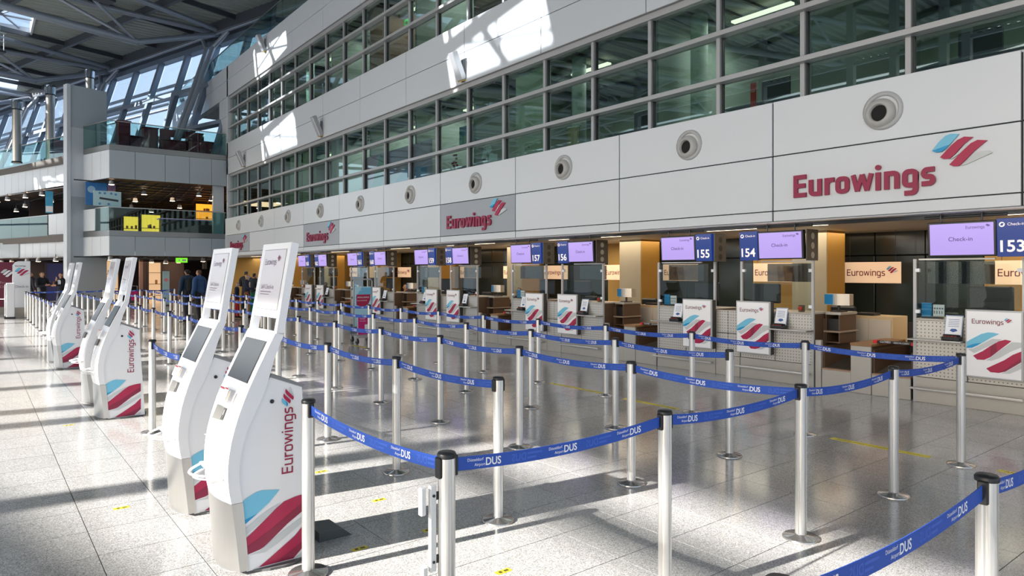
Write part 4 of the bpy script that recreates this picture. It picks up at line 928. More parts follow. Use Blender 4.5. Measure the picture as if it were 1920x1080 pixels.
# lighting gantries hung in the roof
for i, k in enumerate((0, 1)):
    n = N1 + A * (11.8 * k - 3.2) - Bv * 4.2
    t = empty('light_gantry', (n.x, n.y, 13.2), ['grey lighting gantry hanging from the roof, nearer one at the top edge', 'grey lighting gantry hanging from the roof at the left edge'][i], 'gantry', 'lighting gantries under the roof', rz=.3)
    MB().box(-1.6, 1.6, -.3, .3, 0, .12, ch=.01).build('platform', DARK, t)
    for x in (-1.5, -.5, .5, 1.5): MB().tube((x, -.3, .1), (x, -.3, 1.0), .03, 6).tube((x, .3, .1), (x, .3, 1.5), .03, 6).build('stay', ALU, t)
    MB().tube((-1.6, -.3, 1.0), (1.6, -.3, 1.0), .03, 6).tube((-1.6, -.3, .55), (1.6, -.3, .55), .02, 6).build('rail', ALU, t)

# far leaning glazing under the roof edge
wf = struct('window_3')
E1 = Vector((10.57, 38.7, 0)); FA = Matrix.Rotation(math.atan2(.292, .956), 4, 'Z')
def fpt(s, z): return E1 + A * s + Bv * ((z - 14.3) * .30) + Vector((0, 0, z))
MULL = mat('facade mullion', (132, 146, 164), .4, .3)
for k in range(-5, 17):
    s = k * 2.9 + .7
    v = [fpt(s - .14, 6.9), fpt(s + .14, 6.9), fpt(s + .14, 14.3), fpt(s - .14, 14.3)]; dd = Bv * .28
    MB().add(v + [p + dd for p in v], [(0, 1, 2, 3), (4, 7, 6, 5), (0, 4, 5, 1), (1, 5, 6, 2), (2, 6, 7, 3), (3, 7, 4, 0)]).build('mullion', MULL, wf)
    for z0, z1 in ((6.9, 9.2), (9.3, 11.6), (11.7, 14.1)):
        p = [fpt(s + .17, z0), fpt(s + 2.73, z0), fpt(s + 2.73, z1), fpt(s + .17, z1)]; dd = Bv * .02
        MB().add([q + Bv * .3 for q in p] + [q + Bv * .32 for q in p], [(0, 1, 2, 3), (4, 7, 6, 5), (0, 4, 5, 1), (1, 5, 6, 2), (2, 6, 7, 3), (3, 7, 4, 0)]).build('pane', SKYG, wf)
for z, h in ((9.2, .22), (11.55, .25), (14.05, .4)):
    p = [fpt(-14, z), fpt(50, z), fpt(50, z + h), fpt(-14, z + h)]; dd = Bv * .45
    MB().add([q - Bv * .02 for q in p] + [q + dd for q in p], [(0, 1, 2, 3), (4, 7, 6, 5), (0, 4, 5, 1), (1, 5, 6, 2), (2, 6, 7, 3), (3, 7, 4, 0)]).build('transom', MULL, wf)
MB().tube(fpt(-14, 14.45) - Bv * .5, fpt(50, 14.45) - Bv * .5, .12, 8).build('edge_tube', TRUSS, rf)
p = [fpt(-14, 14.4) - Bv * .6, fpt(50, 14.4) - Bv * .6, fpt(50, 14.4) + Bv * .8, fpt(-14, 14.4) + Bv * .8]
MB().add(p + [q + Vector((0, 0, .62)) for q in p], [(0, 3, 2, 1), (4, 5, 6, 7), (0, 1, 5, 4), (1, 2, 6, 5), (2, 3, 7, 6), (3, 0, 4, 7)]).build('edge_beam', BEAM, rf)
for k in range(-2, 4):       # twin raking columns at the roof edge
    for s in (-.25, .35):
        MB().tube(fpt(11.8 * k + s * .3, 7.0) - Bv * .9, fpt(11.8 * k + s, 13.6) - Bv * .55, .12, 8).tube(fpt(11.8 * k + s, 13.6) - Bv * .55, fpt(11.8 * k + s * 4, 14.4) - Bv * .4, .12, 8).build('edge_column', TRUSS, rf)
# outside: flat brim and louvres seen through the glazing
for k in range(5): MB().box(0, 64, 1.6 + k * .7, 1.9 + k * .7, 13.35 - k * .03, 13.42 - k * .03, M=Matrix.Translation(fpt(-14, 0) - Vector((0, 0, 0)) + Bv * 4.2) @ Matrix.Rotation(math.atan2(.956, -.292), 4, 'Z') @ Matrix.Scale(-1, 4, (0, 1, 0))).build('louvre', mat('louvre white', (206, 214, 222), .5), wf)

# left side: glazed hall front (outside the frame) that lets the sun in, with its brim
wl = struct('wall_left')
for y in (-14, -8, -3, 2.0, 8.0, 11.2, 12.1, 14.2, 16.2, 18.5, 21, 24, 30, 36, 42, 50, 58):
    MB().box(-14.2, -13.85, y - .16, y + .16, 0, ZR).build('column', TRUSS, wl)
for z in (2.6, 5.6, 11.8): MB().box(-14.1, -13.95, -20, 70, z, z + .14).build('rail', TRUSS, wl)
MB().box(-25.55, -25.22, -26, 78, 13.95, 14.05).build('shadow_bar', BEAM, wl)  # unseen bar added outside to cast a soft dark band on the floor
MB().box(-24.3, -24.1, -26, 78, ZR - 1.05, ZR + .1).build('brim_edge', BEAM, wl)

# ------------------------------------------------------------------ balcony building at the far end
YB = 35.2
bf = struct('wall_far'); fs_ = struct('floor'); cl_ = struct('ceiling'); wbd = struct('wall_blade')
def slab(z0, z1):
    """steps of the shopping balcony: front along X, bent face along A"""
    fx = [4.72, 5.75, 7.0, 8.05, 9.05, 9.74]
    for a, b_ in zip(fx[:-1], fx[1:]): MB().box(a + .008, b_ - .008, YB, YB + .06, z0, z1, ch=.004).build('panel', GREYB, bf)
    T = Matrix.Translation((4.72, YB, 0)) @ FA
    for a, b_ in ((.02, .8), (.82, 1.62), (1.64, 2.5)): MB().box(0, .06, a, b_, z0, z1, M=T, ch=.004).build('panel', PALEB, bf)
    T2 = Matrix.Translation((3.75, 39.9, 0)) @ Matrix.Rotation(math.atan2(.32, .947), 4, 'Z')
    for k in range(26):
        if z0 < 3 and 5.55 < k * .85 < 9.5: continue
        MB().box(0, .06, k * .85 + .01, k * .85 + .84, z0, z1, M=T2, ch=.004).build('panel', PALEB, bf)
    return T, T2
for z0, z1, b1 in ((2.44, 3.32, 3.57), (5.92, 7.18, 7.43)):
    T, T2 = slab(z0, z1)
    MB().box(4.72, 9.74, YB + .0, YB + .1, z1 + .01, b1).build('band', BAND, bf); MB().box(0, .1, 0, 2.5, z1 + .01, b1, M=T).build('band', BAND, bf); MB().box(0, .1, 0, 22, z1 + .01, b1, M=T2).build('band', mat('slate band', (126, 138, 146), .45), bf)
    zz = (z1 - .1, z1 + .2)
    MB().add([(4.75, YB + .07, zz[0]), (14, YB + .07, zz[0]), (14, 56, zz[0]), (-2.6, 60, zz[0]), (3.9, 38.2, zz[0]), (4.75, YB + .07, zz[1]), (14, YB + .07, zz[1]), (14, 56, zz[1]), (-2.6, 60, zz[1]), (3.9, 38.2, zz[1])],
             [(0, 1, 2, 3, 4), (9, 8, 7, 6, 5), (0, 5, 6, 1), (1, 6, 7, 2), (2, 7, 8, 3), (3, 8, 9, 4), (4, 9, 5, 0)]).build('floor_slab', mat('slab', (96, 90, 84), .7), fs_)
    zz = (z0 + .02, z0 + .1)
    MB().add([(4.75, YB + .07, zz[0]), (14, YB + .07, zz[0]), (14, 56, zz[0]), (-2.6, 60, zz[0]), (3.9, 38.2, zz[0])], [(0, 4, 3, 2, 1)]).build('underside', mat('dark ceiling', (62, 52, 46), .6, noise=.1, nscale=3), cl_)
    rb = MB()
    for k in range(12): rb.tube((4.9 + k * .5, 36.2, z0 - .02), (2 + k * 1.2, 52, z0 - .06), .03, 5).tube((3.5, 36.5 + k * 1.2, z0 - .05), (13.5, 37.5 + k * 1.2, z0 - .05), .03, 5)
    rb.build('ceiling_grid', BEAM, cl_)
# grey blade wall
TB = Matrix.Translation((3.39, 37.55, 0)) @ FA
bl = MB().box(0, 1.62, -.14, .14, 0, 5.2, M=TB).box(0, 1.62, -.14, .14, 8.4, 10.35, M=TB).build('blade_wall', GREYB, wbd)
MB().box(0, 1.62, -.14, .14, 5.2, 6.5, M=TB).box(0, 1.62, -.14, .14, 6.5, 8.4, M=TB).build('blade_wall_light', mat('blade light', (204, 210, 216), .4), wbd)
MB().box(-.14, .02, -.2, .16, 0, 10.35, M=TB).build('blade_edge', mat('edge pale', (206, 212, 218), .4), wbd)
# back walls of the two shop floors and the ground floor
for z0, z1 in ((0, 2.45), (3.5, 5.95)):
    MB().box(2.5, 14, 49, 49.2, z0, z1).build('wall_rear', DKW, None, kind='structure')
    MB().box(-6, 3, 58, 58.2, z0, z1).build('wall_rear', DKW, None, kind='structure')
MB().box(13.9, 14.1, 36, 60, 0, 11).build('wall_rear', DKW, None, kind='structure')
MB().box(6.95, 9.1, 41.0, 41.2, 0, 2.4).build('wall_brown', mat('plum brown wall', (78, 62, 62), .6, noise=.05), None, kind='structure')
MB().box(6.9, 7.05, 40.9, 41.2, 0, 2.4).build('wall_brown', mat('plum column', (128, 104, 100), .6), None, kind='structure')
# lower shops: lit shopfronts
YLW = lampmat('yellow shop light', (250, 200, 70), 1.5); ORG = lampmat('orange shop light', (255, 150, 40), 1.7); REDL = lampmat('red shop light', (190, 40, 40), .5); CREAM = lampmat('cream shop light', (240, 196, 150), .8)
def shop(name, x0, x1, y, z0, z1, m, label, cat='shopfront', shelves=3):
    t = empty(name, ((x0 + x1) / 2, y, z0), label, cat); w = (x1 - x0) / 2; h = z1 - z0
    MB().box(-w, w, .1, .16, 0, h).build('lit_back', m, t); MB().box(-w - .06, -w, -.1, .16, 0, h + .05).box(w, w + .06, -.1, .16, 0, h + .05).box(-w, w, -.1, .16, h, h + .08).build('frame', DKW, t)
    for k in range(shelves):
        MB().box(-w, w, -.08, .1, h * (k + .7) / (shelves + .6), h * (k + .7) / (shelves + .6) + .025).build('shelf', BROWN, t)
    g = MB()
    for k in range(int(w * 8)):
        x = random.uniform(-w + .1, w - .1); s = random.randrange(max(1, shelves)); zz = h * (s + .7) / (shelves + .6) + .025; g.box(x - .05, x + .05, -.05, .06, zz, zz + random.uniform(.1, .22))
    g.build('goods', mat('shop goods', (150, 110, 70), .6, noise=.4, nscale=6), t, kind='stuff')
shop('yellow_shop', 6.6, 7.35, 44, 3.6, 4.85, YLW, 'bright yellow lit shop bay on the balcony floor, left one', shelves=1); shop('yellow_shop', 7.5, 8.5, 44, 3.6, 5.0, YLW, 'bright yellow lit shop bay on the balcony floor, right one', shelves=1)
shop('orange_bar', 10.4, 12.0, 44, 4.1, 5.8, ORG, 'glowing orange bar at the right end of the balcony floor', 'bar'); shop('warm_shop', 5.6, 6.2, 43, .2, 2.3, CREAM, 'narrow cream lit shop entrance under the balcony beside the grey wall', shelves=2)
shop('warm_shop', 7.3, 7.9, 40.8, 0.0, 2.2, CREAM, 'cream lit shop shelf under the middle of the balcony', shelves=3); shop('red_shop', .6, 2.2, 54, .3, 2.2, REDL, 'dim red lit shop at the left edge behind the totems', shelves=2)
shop('red_shop', 2.5, 3.2, 50, .2, 2.3, REDL, 'dim red lit shop behind the two staff members', shelves=2); shop('blue_shop', 3.3, 4.1, 48.5, .0, 2.2, lampmat('blue shop light', (52, 52, 92), .45), 'dim violet blue shop wall beside the grey blade wall', shelves=1)
t = empty('bar_counter', (9.6, 41.0, 3.55), 'long dark bar counter on the balcony floor behind the glass', 'counter'); MB().box(-1.7, 1.2, -.3, .3, 0, 1.0, ch=.02).build('body', mat('bar dark', (38, 40, 46), .4), t); MB().box(-1.8, 1.3, -.4, .4, 1.0, 1.06, ch=.01).build('top', mat('bar top violet', (150, 130, 180), .3, emit=.25), t); MB().box(-1.2, .8, -.42, -.38, .15, .25).build('kick_light', CREAM, t)
# balcony glass
def glassrail(name, T, L, z, h, label, n):
    t = empty(name, (T.translation.x, T.translation.y, z), label, 'balustrade'); T0 = T.copy(); T0.translation = (0, 0, 0)
    for k in range(n): MB().box(-.008, .008, L * k / n + .01, L * (k + 1) / n - .01, 0, h, M=T0).build('glass_panel', RAILG, t)
    MB().box(-.02, .02, 0, L, h, h + .035, M=T0).build('handrail', STEEL, t)
FX = lambda x, y: Matrix.Translation((x, y, 0)) @ Matrix.Rotation(-math.pi / 2, 4, 'Z')
glassrail('glass_balustrade', FX(4.72, YB + .05), 5.0, 3.57, 1.03, 'clear glass balustrade along the first balcony floor', 4); glassrail('glass_balustrade', FX(4.72, YB + .05), 5.0, 7.43, 1.05, 'clear glass balustrade in front of the maroon terrace cafe', 4)
T = Matrix.Translation((4.72, YB, 0)) @ FA; T2 = Matrix.Translation((3.8, 39.9, 0)) @ Matrix.Rotation(math.atan2(.32, .947), 4, 'Z')
glassrail('glass_balustrade', T, 2.5, 7.43, 1.05, 'short angled glass balustrade of the upper terrace beside the grey blade wall', 2); glassrail('glass_balustrade', T2, 20, 7.43, 1.05, 'glass balustrade of the upper terrace left of the grey blade wall', 10)
glassrail('glass_balustrade', T, 1.3, 3.57, 1.03, 'short angled glass balustrade of the first balcony floor', 1)
Tq = T2 @ Matrix.Translation((0, 2.7, 0)); glassrail('glass_balustrade', Tq, 17, 3.57, 1.03, 'glass balustrade of the first floor at the left edge', 8)
for a, b_ in ((.0, .85), (.87, 1.72), (1.74, 2.6)): MB().box(0, .06, a, b_, 3.6, 4.65, M=T2).build('parapet_panel', PALEB, bf)
MB().box(0, .06, 1.35, 2.5, 3.6, 4.6, M=T).build('parapet_panel', PALEB, bf)
MB().box(9.2, 9.7, YB + .3, YB + .5, 3.4, 6.0).build('end_column', PANEL, bf)
# spotlights under the balconies
SPOTS = sorted([(4.9, 35.9, 5.75), (6.6, 38, 5.6), (8.3, 40, 5.55), (8.9, 37, 5.6), (10.0, 39, 5.6), (6.7, 41, 5.5), (7.0, 44, 5.4), (9.3, 43, 5.45), (8.2, 45, 5.3), (2.7, 42.6, 5.7), (2.1, 44.5, 5.7), (1.4, 46.6, 5.7), (2.2, 47, 5.4), (3.2, 44, 5.5), (1.9, 49.5, 5.3), (4.85, 35.8, 2.3), (6.0, 38, 2.25), (6.5, 41, 2.2), (7.3, 40, 2.25), (8.1, 37, 2.3), (9.0, 36.6, 2.28), (3.2, 41.4, 2.3), (2.6, 43.4, 2.3), (2.2, 45, 2.3), (1.6, 47, 2.25), (1.2, 48.6, 2.25), (7.0, 43.5, 2.2), (8.6, 40, 2.25), (3.6, 40.4, 5.75), (1.0, 48.2, 5.7), (7.7, 38.6, 2.2)], key=lambda p: p[0] / p[1])
for i, (x, y, z) in enumerate(SPOTS):
    where = 'under the upper balcony' if z > 4 else 'under the lower balcony'
    t = empty('ceiling_spotlight', (x, y, z), 'small warm ceiling spotlight %s, %s from the left' % (where, ORD[len([q for q in SPOTS[:i] if (q[2] > 4) == (z > 4)])]), 'spotlight', 'warm spotlights %s' % where)
    MB().lathe([(.09, .12), (.11, .0), (.12, -.06)], n=10).build('shade', ALU, t); MB().lathe([(.0, -.062), (.12, -.062)], n=10).build('lamp', WARM, t); MB().tube((0, 0, .12), (0, 0, .3), .015, 5).build('stem', DARK, t)
for (x, y, z, e) in [(7, 41, 5.7, 60), (2.4, 44.5, 5.6, 50), (7.5, 40, 2.25, 40), (1.5, 47, 2.3, 40), (11, 42, 5.6, 40)]:
    al = bpy.data.lights.new('shop_lamp', 'AREA'); al.size = 3; al.energy = e; al.color = (1, .72, .45); ao = bpy.data.objects.new('shop_lamp', al); COL.objects.link(ao); ao.location = (x, y, z)
# banners above the balcony
t = empty('ad_banner', (4.45, 36.9, 4.8), 'blue advertising banner hung above the first balcony beside the grey wall', 'banner'); MB().box(-.45, .42, -.02, .02, 0, 1.05, ch=.005).build('sheet', mat('banner blue', (40, 110, 176), .5, noise=.3, nscale=4), t); MB().lathe([(0, 0), (.16, 0)], (-.22, -.025, .72), 16, Matrix.Rotation(math.pi / 2, 4, 'X')).build('pale_disc', mat('disc pale', (150, 184, 214), .6), t)
t = empty('ad_banner', (5.05, 36.9, 5.3), 'small violet portrait banner beside the blue one', 'banner'); MB().box(-.16, .16, -.02, .02, 0, .6, ch=.005).build('sheet', mat('banner violet', (120, 96, 130), .5, noise=.5, nscale=5), t)
t = empty('ad_board', (4.72, 35.75, 4.68), 'pale turquoise board with a dark device drawing on the balcony corner', 'board'); MB().box(-.55, .55, -.02, .02, 0, .68, ch=.005).build('sheet', mat('board turquoise', (176, 208, 214), .5), t)
MB().box(-.35, .4, -.026, -.02, .27, .36, M=Matrix.Rotation(.12, 4, 'Y')).build('drawing', DARK, t)
d = MB()
for x, z in ((-.1, .58), (.05, .1), (.15, .58), (.33, .55), (-.3, .58), (-.3, .1)): d.lathe([(0, 0), (.05, 0)], (x, -.023, z), 12, Matrix.Rotation(math.pi / 2, 4, 'X'))
d.build('discs', mat('disc blue', (70, 140, 190), .5), t)
t = empty('ad_banner', (2.97, 41.9, 4.7), 'narrow blue and white beach banner left of the grey blade wall', 'banner'); MB().box(-.16, .16, -.02, .02, 0, 1.1, ch=.005).build('sheet', mat('banner beach', (70, 170, 214), .5, noise=.35, nscale=3), t); MB().box(-.15, .15, -.025, -.02, .05, .35).build('print', PRINT, t)
t = empty('flight_board', (1.45, 46.7, 2.46), 'dark blue display board with pale characters at the left edge', 'display', rz=math.atan2(.32, .947)); MB().box(-.06, .04, -1.4, .95, 0, .85, ch=.01).build('housing', mat('board frame', (170, 176, 180), .4), t); MB().box(-.0, .05, -1.3, .88, .06, .79).build('screen', mat('board dark', (14, 40, 52), .25, emit=.25), t)
q = MB(); Fq = frame((.052, -1.2, .1), (0, 1, 0), (0, 0, 1)); q.text('C', Fq, 1.72, .3, h=.3, d=.001).text('14:25', Fq, 1.6, .05, h=.08, d=.001); q.build('characters', lampmat('board glow', (140, 200, 240), .9), t)
# terrace cafe, ventilation pipes, boulder
MAR = mat('maroon cafe panel', (120, 30, 50), .35, noise=.06)
for i, (x0, x1, y, z1, L) in enumerate([(5.2, 5.75, 36.6, 8.75, 'tall maroon cafe screen at the left end of the upper terrace'), (6.4, 7.1, 37.5, 8.75, 'rounded maroon cafe screen in the middle of the upper terrace'), (5.75, 6.4, 37.2, 8.2, 'low maroon cafe counter on the upper terrace'), (7.4, 9.5, 38.5, 9.0, 'wide maroon cafe back wall with a serving opening on the upper terrace'), (7.1, 8.3, 36.9, 8.15, 'dark maroon bench on the upper terrace behind the glass'), (8.3, 9.6, 36.6, 8.2, 'dark maroon counter at the right end of the upper terrace')]):
    t = empty('cafe_screen', ((x0 + x1) / 2, y, 7.38), L, 'screen', 'maroon cafe furniture on the upper terrace'); w = (x1 - x0) / 2; h = z1 - 7.38
    if 'opening' in L: MB().box(-w, w, -.05, .05, 0, .7).box(-w, w, -.05, .05, 1.25, h).box(-w, -w + .5, -.05, .05, .7, 1.25).box(.5, w, -.05, .05, .7, 1.25).build('panel', MAR, t); MB().box(-w + .5, .5, -.2, .2, .68, .72).build('ledge', STEEL, t)
    else: MB().box(-w, w, -.25, .25, 0, h, ch=.06).build('panel', MAR, t); MB().box(-w - .03, w + .03, -.28, .28, h - .02, h + .03, ch=.01).build('top', mat('maroon top', (104, 34, 44), .3), t)
for i, (x, y, z1) in enumerate([(1.72, 44, 10.65), (3.16, 44, 11.65), (4.96, 44, 12.85)]):
    t = empty('ventilation_pipe', (x, y, 7.38), ['leftmost tall silver ventilation pipe on the upper terrace', 'middle tall silver ventilation pipe, sunlit, left of the grey wall', 'silver ventilation pipe rising behind the grey blade wall'][i], 'pipe', 'silver ventilation pipes on the terrace')
    MB().tube((0, 0, 0), (0, 0, z1 - 7.9), .21, 16).build('pipe', STEEL, t); MB().lathe([(.24, z1 - 7.85), (.25, z1 - 7.5), (.25, z1 - 7.38), (.19, z1 - 7.38), (.19, z1 - 7.8)], n=16).build('cap', mat('pipe cap', (170, 178, 186), .15, .9), t)
    MB().lathe([(.25, 0), (.24, .05), (.22, .08)], n=16).build('flange', DARK, t)
t = empty('pink_awning', (3.75, 43.4, 7.4), 'sunlit pink cloth partition behind the glass left of the grey wall', 'partition'); MB().box(-.55, .35, -.05, .05, 0, 1.3, ch=.03).build('cloth', mat('pink cloth', (206, 140, 158), .7, noise=.1, nscale=2), t); MB().box(-.55, -.5, -.06, .06, 0, 1.35).build('post', DARK, t)
t = empty('green_dome', (10.5, 46.0, 11.8), 'green striped dome standing on the roof terrace of the office block', 'dome'); MB().lathe([(.38, 0), (.42, .25), (.38, .6), (.25, .85), (0, .95)], n=18).build('shell', mat('dome green', (120, 124, 104), .6, noise=.5, nscale=5, aniso=(8, 8, 1)), t); MB().lathe([(.4, 0), (.41, .06)], n=18).build('rim', DARK, t)
t = empty('exit_sign', (7.87, 36.0, 2.14), 'glowing green exit sign hanging under the lower balcony', 'sign'); MB().box(-.28, .28, -.04, .04, 0, .26, ch=.01).build('housing', DARK, t); MB().tube((0, 0, .26), (0, 0, .34), .012, 6).build('hanger', DARK, t); MB().box(-.26, .26, -.045, -.04, .02, .24).build('lit_panel', lampmat('exit lime', (110, 230, 40), 1.4), t); MB().box(.02, .2, -.05, -.045, .08, .18).box(-.16, -.06, -.05, -.045, .1, .16).build('pictogram', PRINT, t)

# ------------------------------------------------------------------ totems, trolley, terminal, stands
t = empty('check_in_totem', (1.36, 31.4, 0), 'white check-in totem with striped logo and a steel foot at the left edge', 'totem')
pr = [(-.27, .38), (.27, .38), (.27, 2.10), (-.10, 2.10), (-.2, 2.06), (-.27, 1.95)]
F = lambda x, y, d=0.: Vector((x, d, y))
MB().prism(pr, F, -.07, .07).build('panel', WHITE, t); MB().box(-.27, .27, -.075, .075, 0, .38, ch=.005).build('foot', mat('totem steel', (150, 142, 130), .4, .6), t)
Ft = frame((-.27, -.071, 0), (1, 0, 0), (0, 0, 1)); MB().text('Eurowings', Ft, .08, 1.90, w=.32, d=.002, bold=.01).text('Check-in', Ft, .06, 1.12, w=.42, d=.002).build('lettering', mat('totem grey text', (96, 90, 96), .5), t); lg = MB(); wing(lg, Ft, .06, 1.56, .48, .002); lg.build('tail_stripes', BRAND, t)
t = empty('priority_totem', (1.05, 34.2, 0), 'maroon priority check-in totem half hidden behind the white one', 'totem')
MB().box(-.33, .33, -.06, .06, .3, 2.1, ch=.01).build('panel', mat('totem maroon', (110, 20, 52), .4), t); MB().box(-.33, .33, -.065, .065, 0, .3).build('foot', mat('totem steel', (150, 142, 130), .4, .6), t)
Ft = frame((-.33, -.061, 0), (1, 0, 0), (0, 0, 1)); MB().text('Priority', Ft, .06, 1.22, w=.45, d=.002).text('Check-in', Ft, .06, 1.06, w=.5, d=.002).build('lettering', mat('totem pale', (180, 140, 150), .5), t); lg = MB(); wing(lg, Ft, .08, 1.5, .5, .002); lg.build('tail_stripes', [PRINT, GREYP, GREYP, GREYP, mat('totem dark', (60, 14, 30), .5)], t)
t = empty('white_terminal', (.98, 30.9, 0), 'plain white slim terminal with a ring handle in front of the maroon totem', 'terminal'); MB().box(-.10, .16, -.14, .14, .06, 1.30, ch=.02).build('body', WHITE, t); MB().box(-.14, -.10, -.13, .13, .1, 1.25, ch=.015).build('front', WHITE, t)
MB().path([(-.14 - .12 * math.sin(math.pi * k / 8), -.13 + .26 * k / 8, .72) for k in range(9)], .012, 6).build('ring_handle', WHITE, t); MB().box(-.16, .18, -.16, .16, 0, .06, ch=.01).build('foot', BLACK, t)
t = empty('ad_trolley', (7.37, 15.2, 0), 'luggage trolley carrying a tall cyan sign and a small pink sign', 'trolley'); t.scale = (1.05, 1.05, 1.05)
MB().box(-.17, .25, .10, .13, .36, 1.28, ch=.006).build('tall_sign', mat('trolley cyan', (186, 232, 246), .4), t); Fq = frame((-.16, .098, 0), (1, 0, 0), (0, 0, 1))
q = MB().flat([(.0, 1.02), (.16, 1.26), (.40, 1.26), (.40, 1.10), (.2, 1.0)], Fq, .002); q.m = 1; q.flat([(.03, 1.10), (.38, 1.10), (.375, .98), (.33, .88), (.24, .82), (.14, .82), (.03, .86)], Fq, .003)
q.m = 2; q.text('SPEZIALGEPÄCK', Fq, .05, 1.02, w=.30, d=.005, bold=.01).text('BULKY BAGGAGE', Fq, .05, .95, w=.24, d=.005).text('Eurowings', Fq, .04, 1.19, w=.12, d=.004); q.build('print', [CYAN, MAROON, PRINT], t)
MB().path([(-.19, .12, .36), (-.19, .12, 1.40), (-.16, .12, 1.45), (.24, .12, 1.45), (.27, .12, 1.40), (.27, .12, .36)], .016, 8).build('handle_frame', ALU, t)
MB().box(-.30, .0, -.32, -.29, .20, .64, ch=.02).build('sign_frame', mat('trolley grey', (190, 186, 190), .4), t)
MB().box(-.285, -.015, -.326, -.318, .215, .625, ch=.01).build('small_sign', mat('trolley pink', (206, 24, 122), .4), t); Fq = frame((-.28, -.327, .2), (1, 0, 0), (0, 0, 1))
MB().text('Wertvolle', Fq, .03, .36, w=.13, d=.001, bold=.02).text('Wertsachen', Fq, .03, .31, w=.15, d=.001).flat([(.15, .10), (.24, .10), (.24, .24), (.15, .24)], Fq, .001).build('print', PRINT, t)
fr = MB().tube((-.30, -.30, .16), (.05, -.30, .16), .016, 6).tube((-.28, -.30, .16), (-.18, .30, .20), .016, 6).tube((.03, -.30, .16), (.25, .30, .20), .016, 6).tube((-.19, .12, .36), (-.18, .30, .20), .016, 6).tube((.27, .12, .36), (.25, .30, .20), .016, 6).tube((-.19, .3, .2), (.26, .3, .2), .016, 6)
for y in (-.15, 0, .15): fr.tube((-.25, y, .18), (.16, y, .18), .012, 6)
fr.build('frame', ALU, t); MB().box(-.25, .2, .15, .3, .2, .42).build('basket', mat('trolley basket', (120, 130, 138), .5), t)
for x, y in ((-.28, -.26), (.02, -.26), (.22, .26), (-.16, .26)):
    w_ = MB().tube((x - .018, y, .065), (x + .018, y, .065), .065, 14).build('wheel', BLACK, t); MB().box(x - .03, x + .03, y - .02, y + .02, .065, .16).build('fork', ALU, w_)
for i, (x, y, L) in enumerate([(7.55, 37.8, 'slim standing phone advert panel in front of the plum wall'), (6.3, 40.4, 'small dark standing panel beside the cream shop under the balcony')]):
    t = empty('standing_panel', (x, y, 0), L, 'panel', 'standing adverts under the balcony'); MB().box(-.16, .16, -.03, .03, .05, 1.75 if i == 0 else 1.5, ch=.02).build('board', mat('panel grey%d' % i, (150, 190, 204) if i == 0 else (50, 56, 84), .4, noise=.2, nscale=4), t); MB().box(-.2, .2, -.12, .12, 0, .05).build('foot', DARK, t)
    MB().lathe([(0, 0), (.09, 0)], (0, -.035, 1.3), 12, Matrix.Rotation(math.pi / 2, 4, 'X')).build('disc', mat('panel rose', (206, 120, 140), .5), t)
t = empty('flat_trolley', (6.2, 38.4, 0), 'distant luggage trolley with a pink sign parked under the balcony', 'trolley'); MB().box(-.15, .15, -.3, -.28, .3, .8, ch=.01).build('sign', mat('trolley pink', (206, 24, 122), .4), t); MB().path([(-.2, .2, .2), (-.2, .25, 1.0), (.2, .25, 1.0), (.2, .2, .2)], .016, 6).tube((-.2, -.3, .15), (.2, -.3, .15), .016).tube((-.2, -.3, .15), (-.2, .25, .2), .016).tube((.2, -.3, .15), (.2, .25, .2), .016).build('frame', ALU, t)
for x, y in ((-.2, -.28), (.2, -.28), (.2, .22), (-.2, .22)): MB().tube((x - .018, y, .065), (x + .018, y, .065), .065, 10).build('wheel', BLACK, t)
# departure screens on the far wall behind the last counters
for i, (x, y) in enumerate([(9.3, 37.5), (9.9, 36.0)]):
    t = empty('wall_screen', (x, y, 1.85), 'lilac wall screen at the far end of the counters, %s one' % ['left', 'right'][i], 'display', 'far lilac screens', rz=-.7); MB().box(-.04, .04, -.18, .18, 0, .62, ch=.01).build('housing', BLACK, t); MB().box(-.045, -.04, -.15, .15, .04, .58).build('lit_panel', SCRN, t); MB().tube((0, 0, .6), (0, 0, .75), .02).build('hanger', DARK, t)

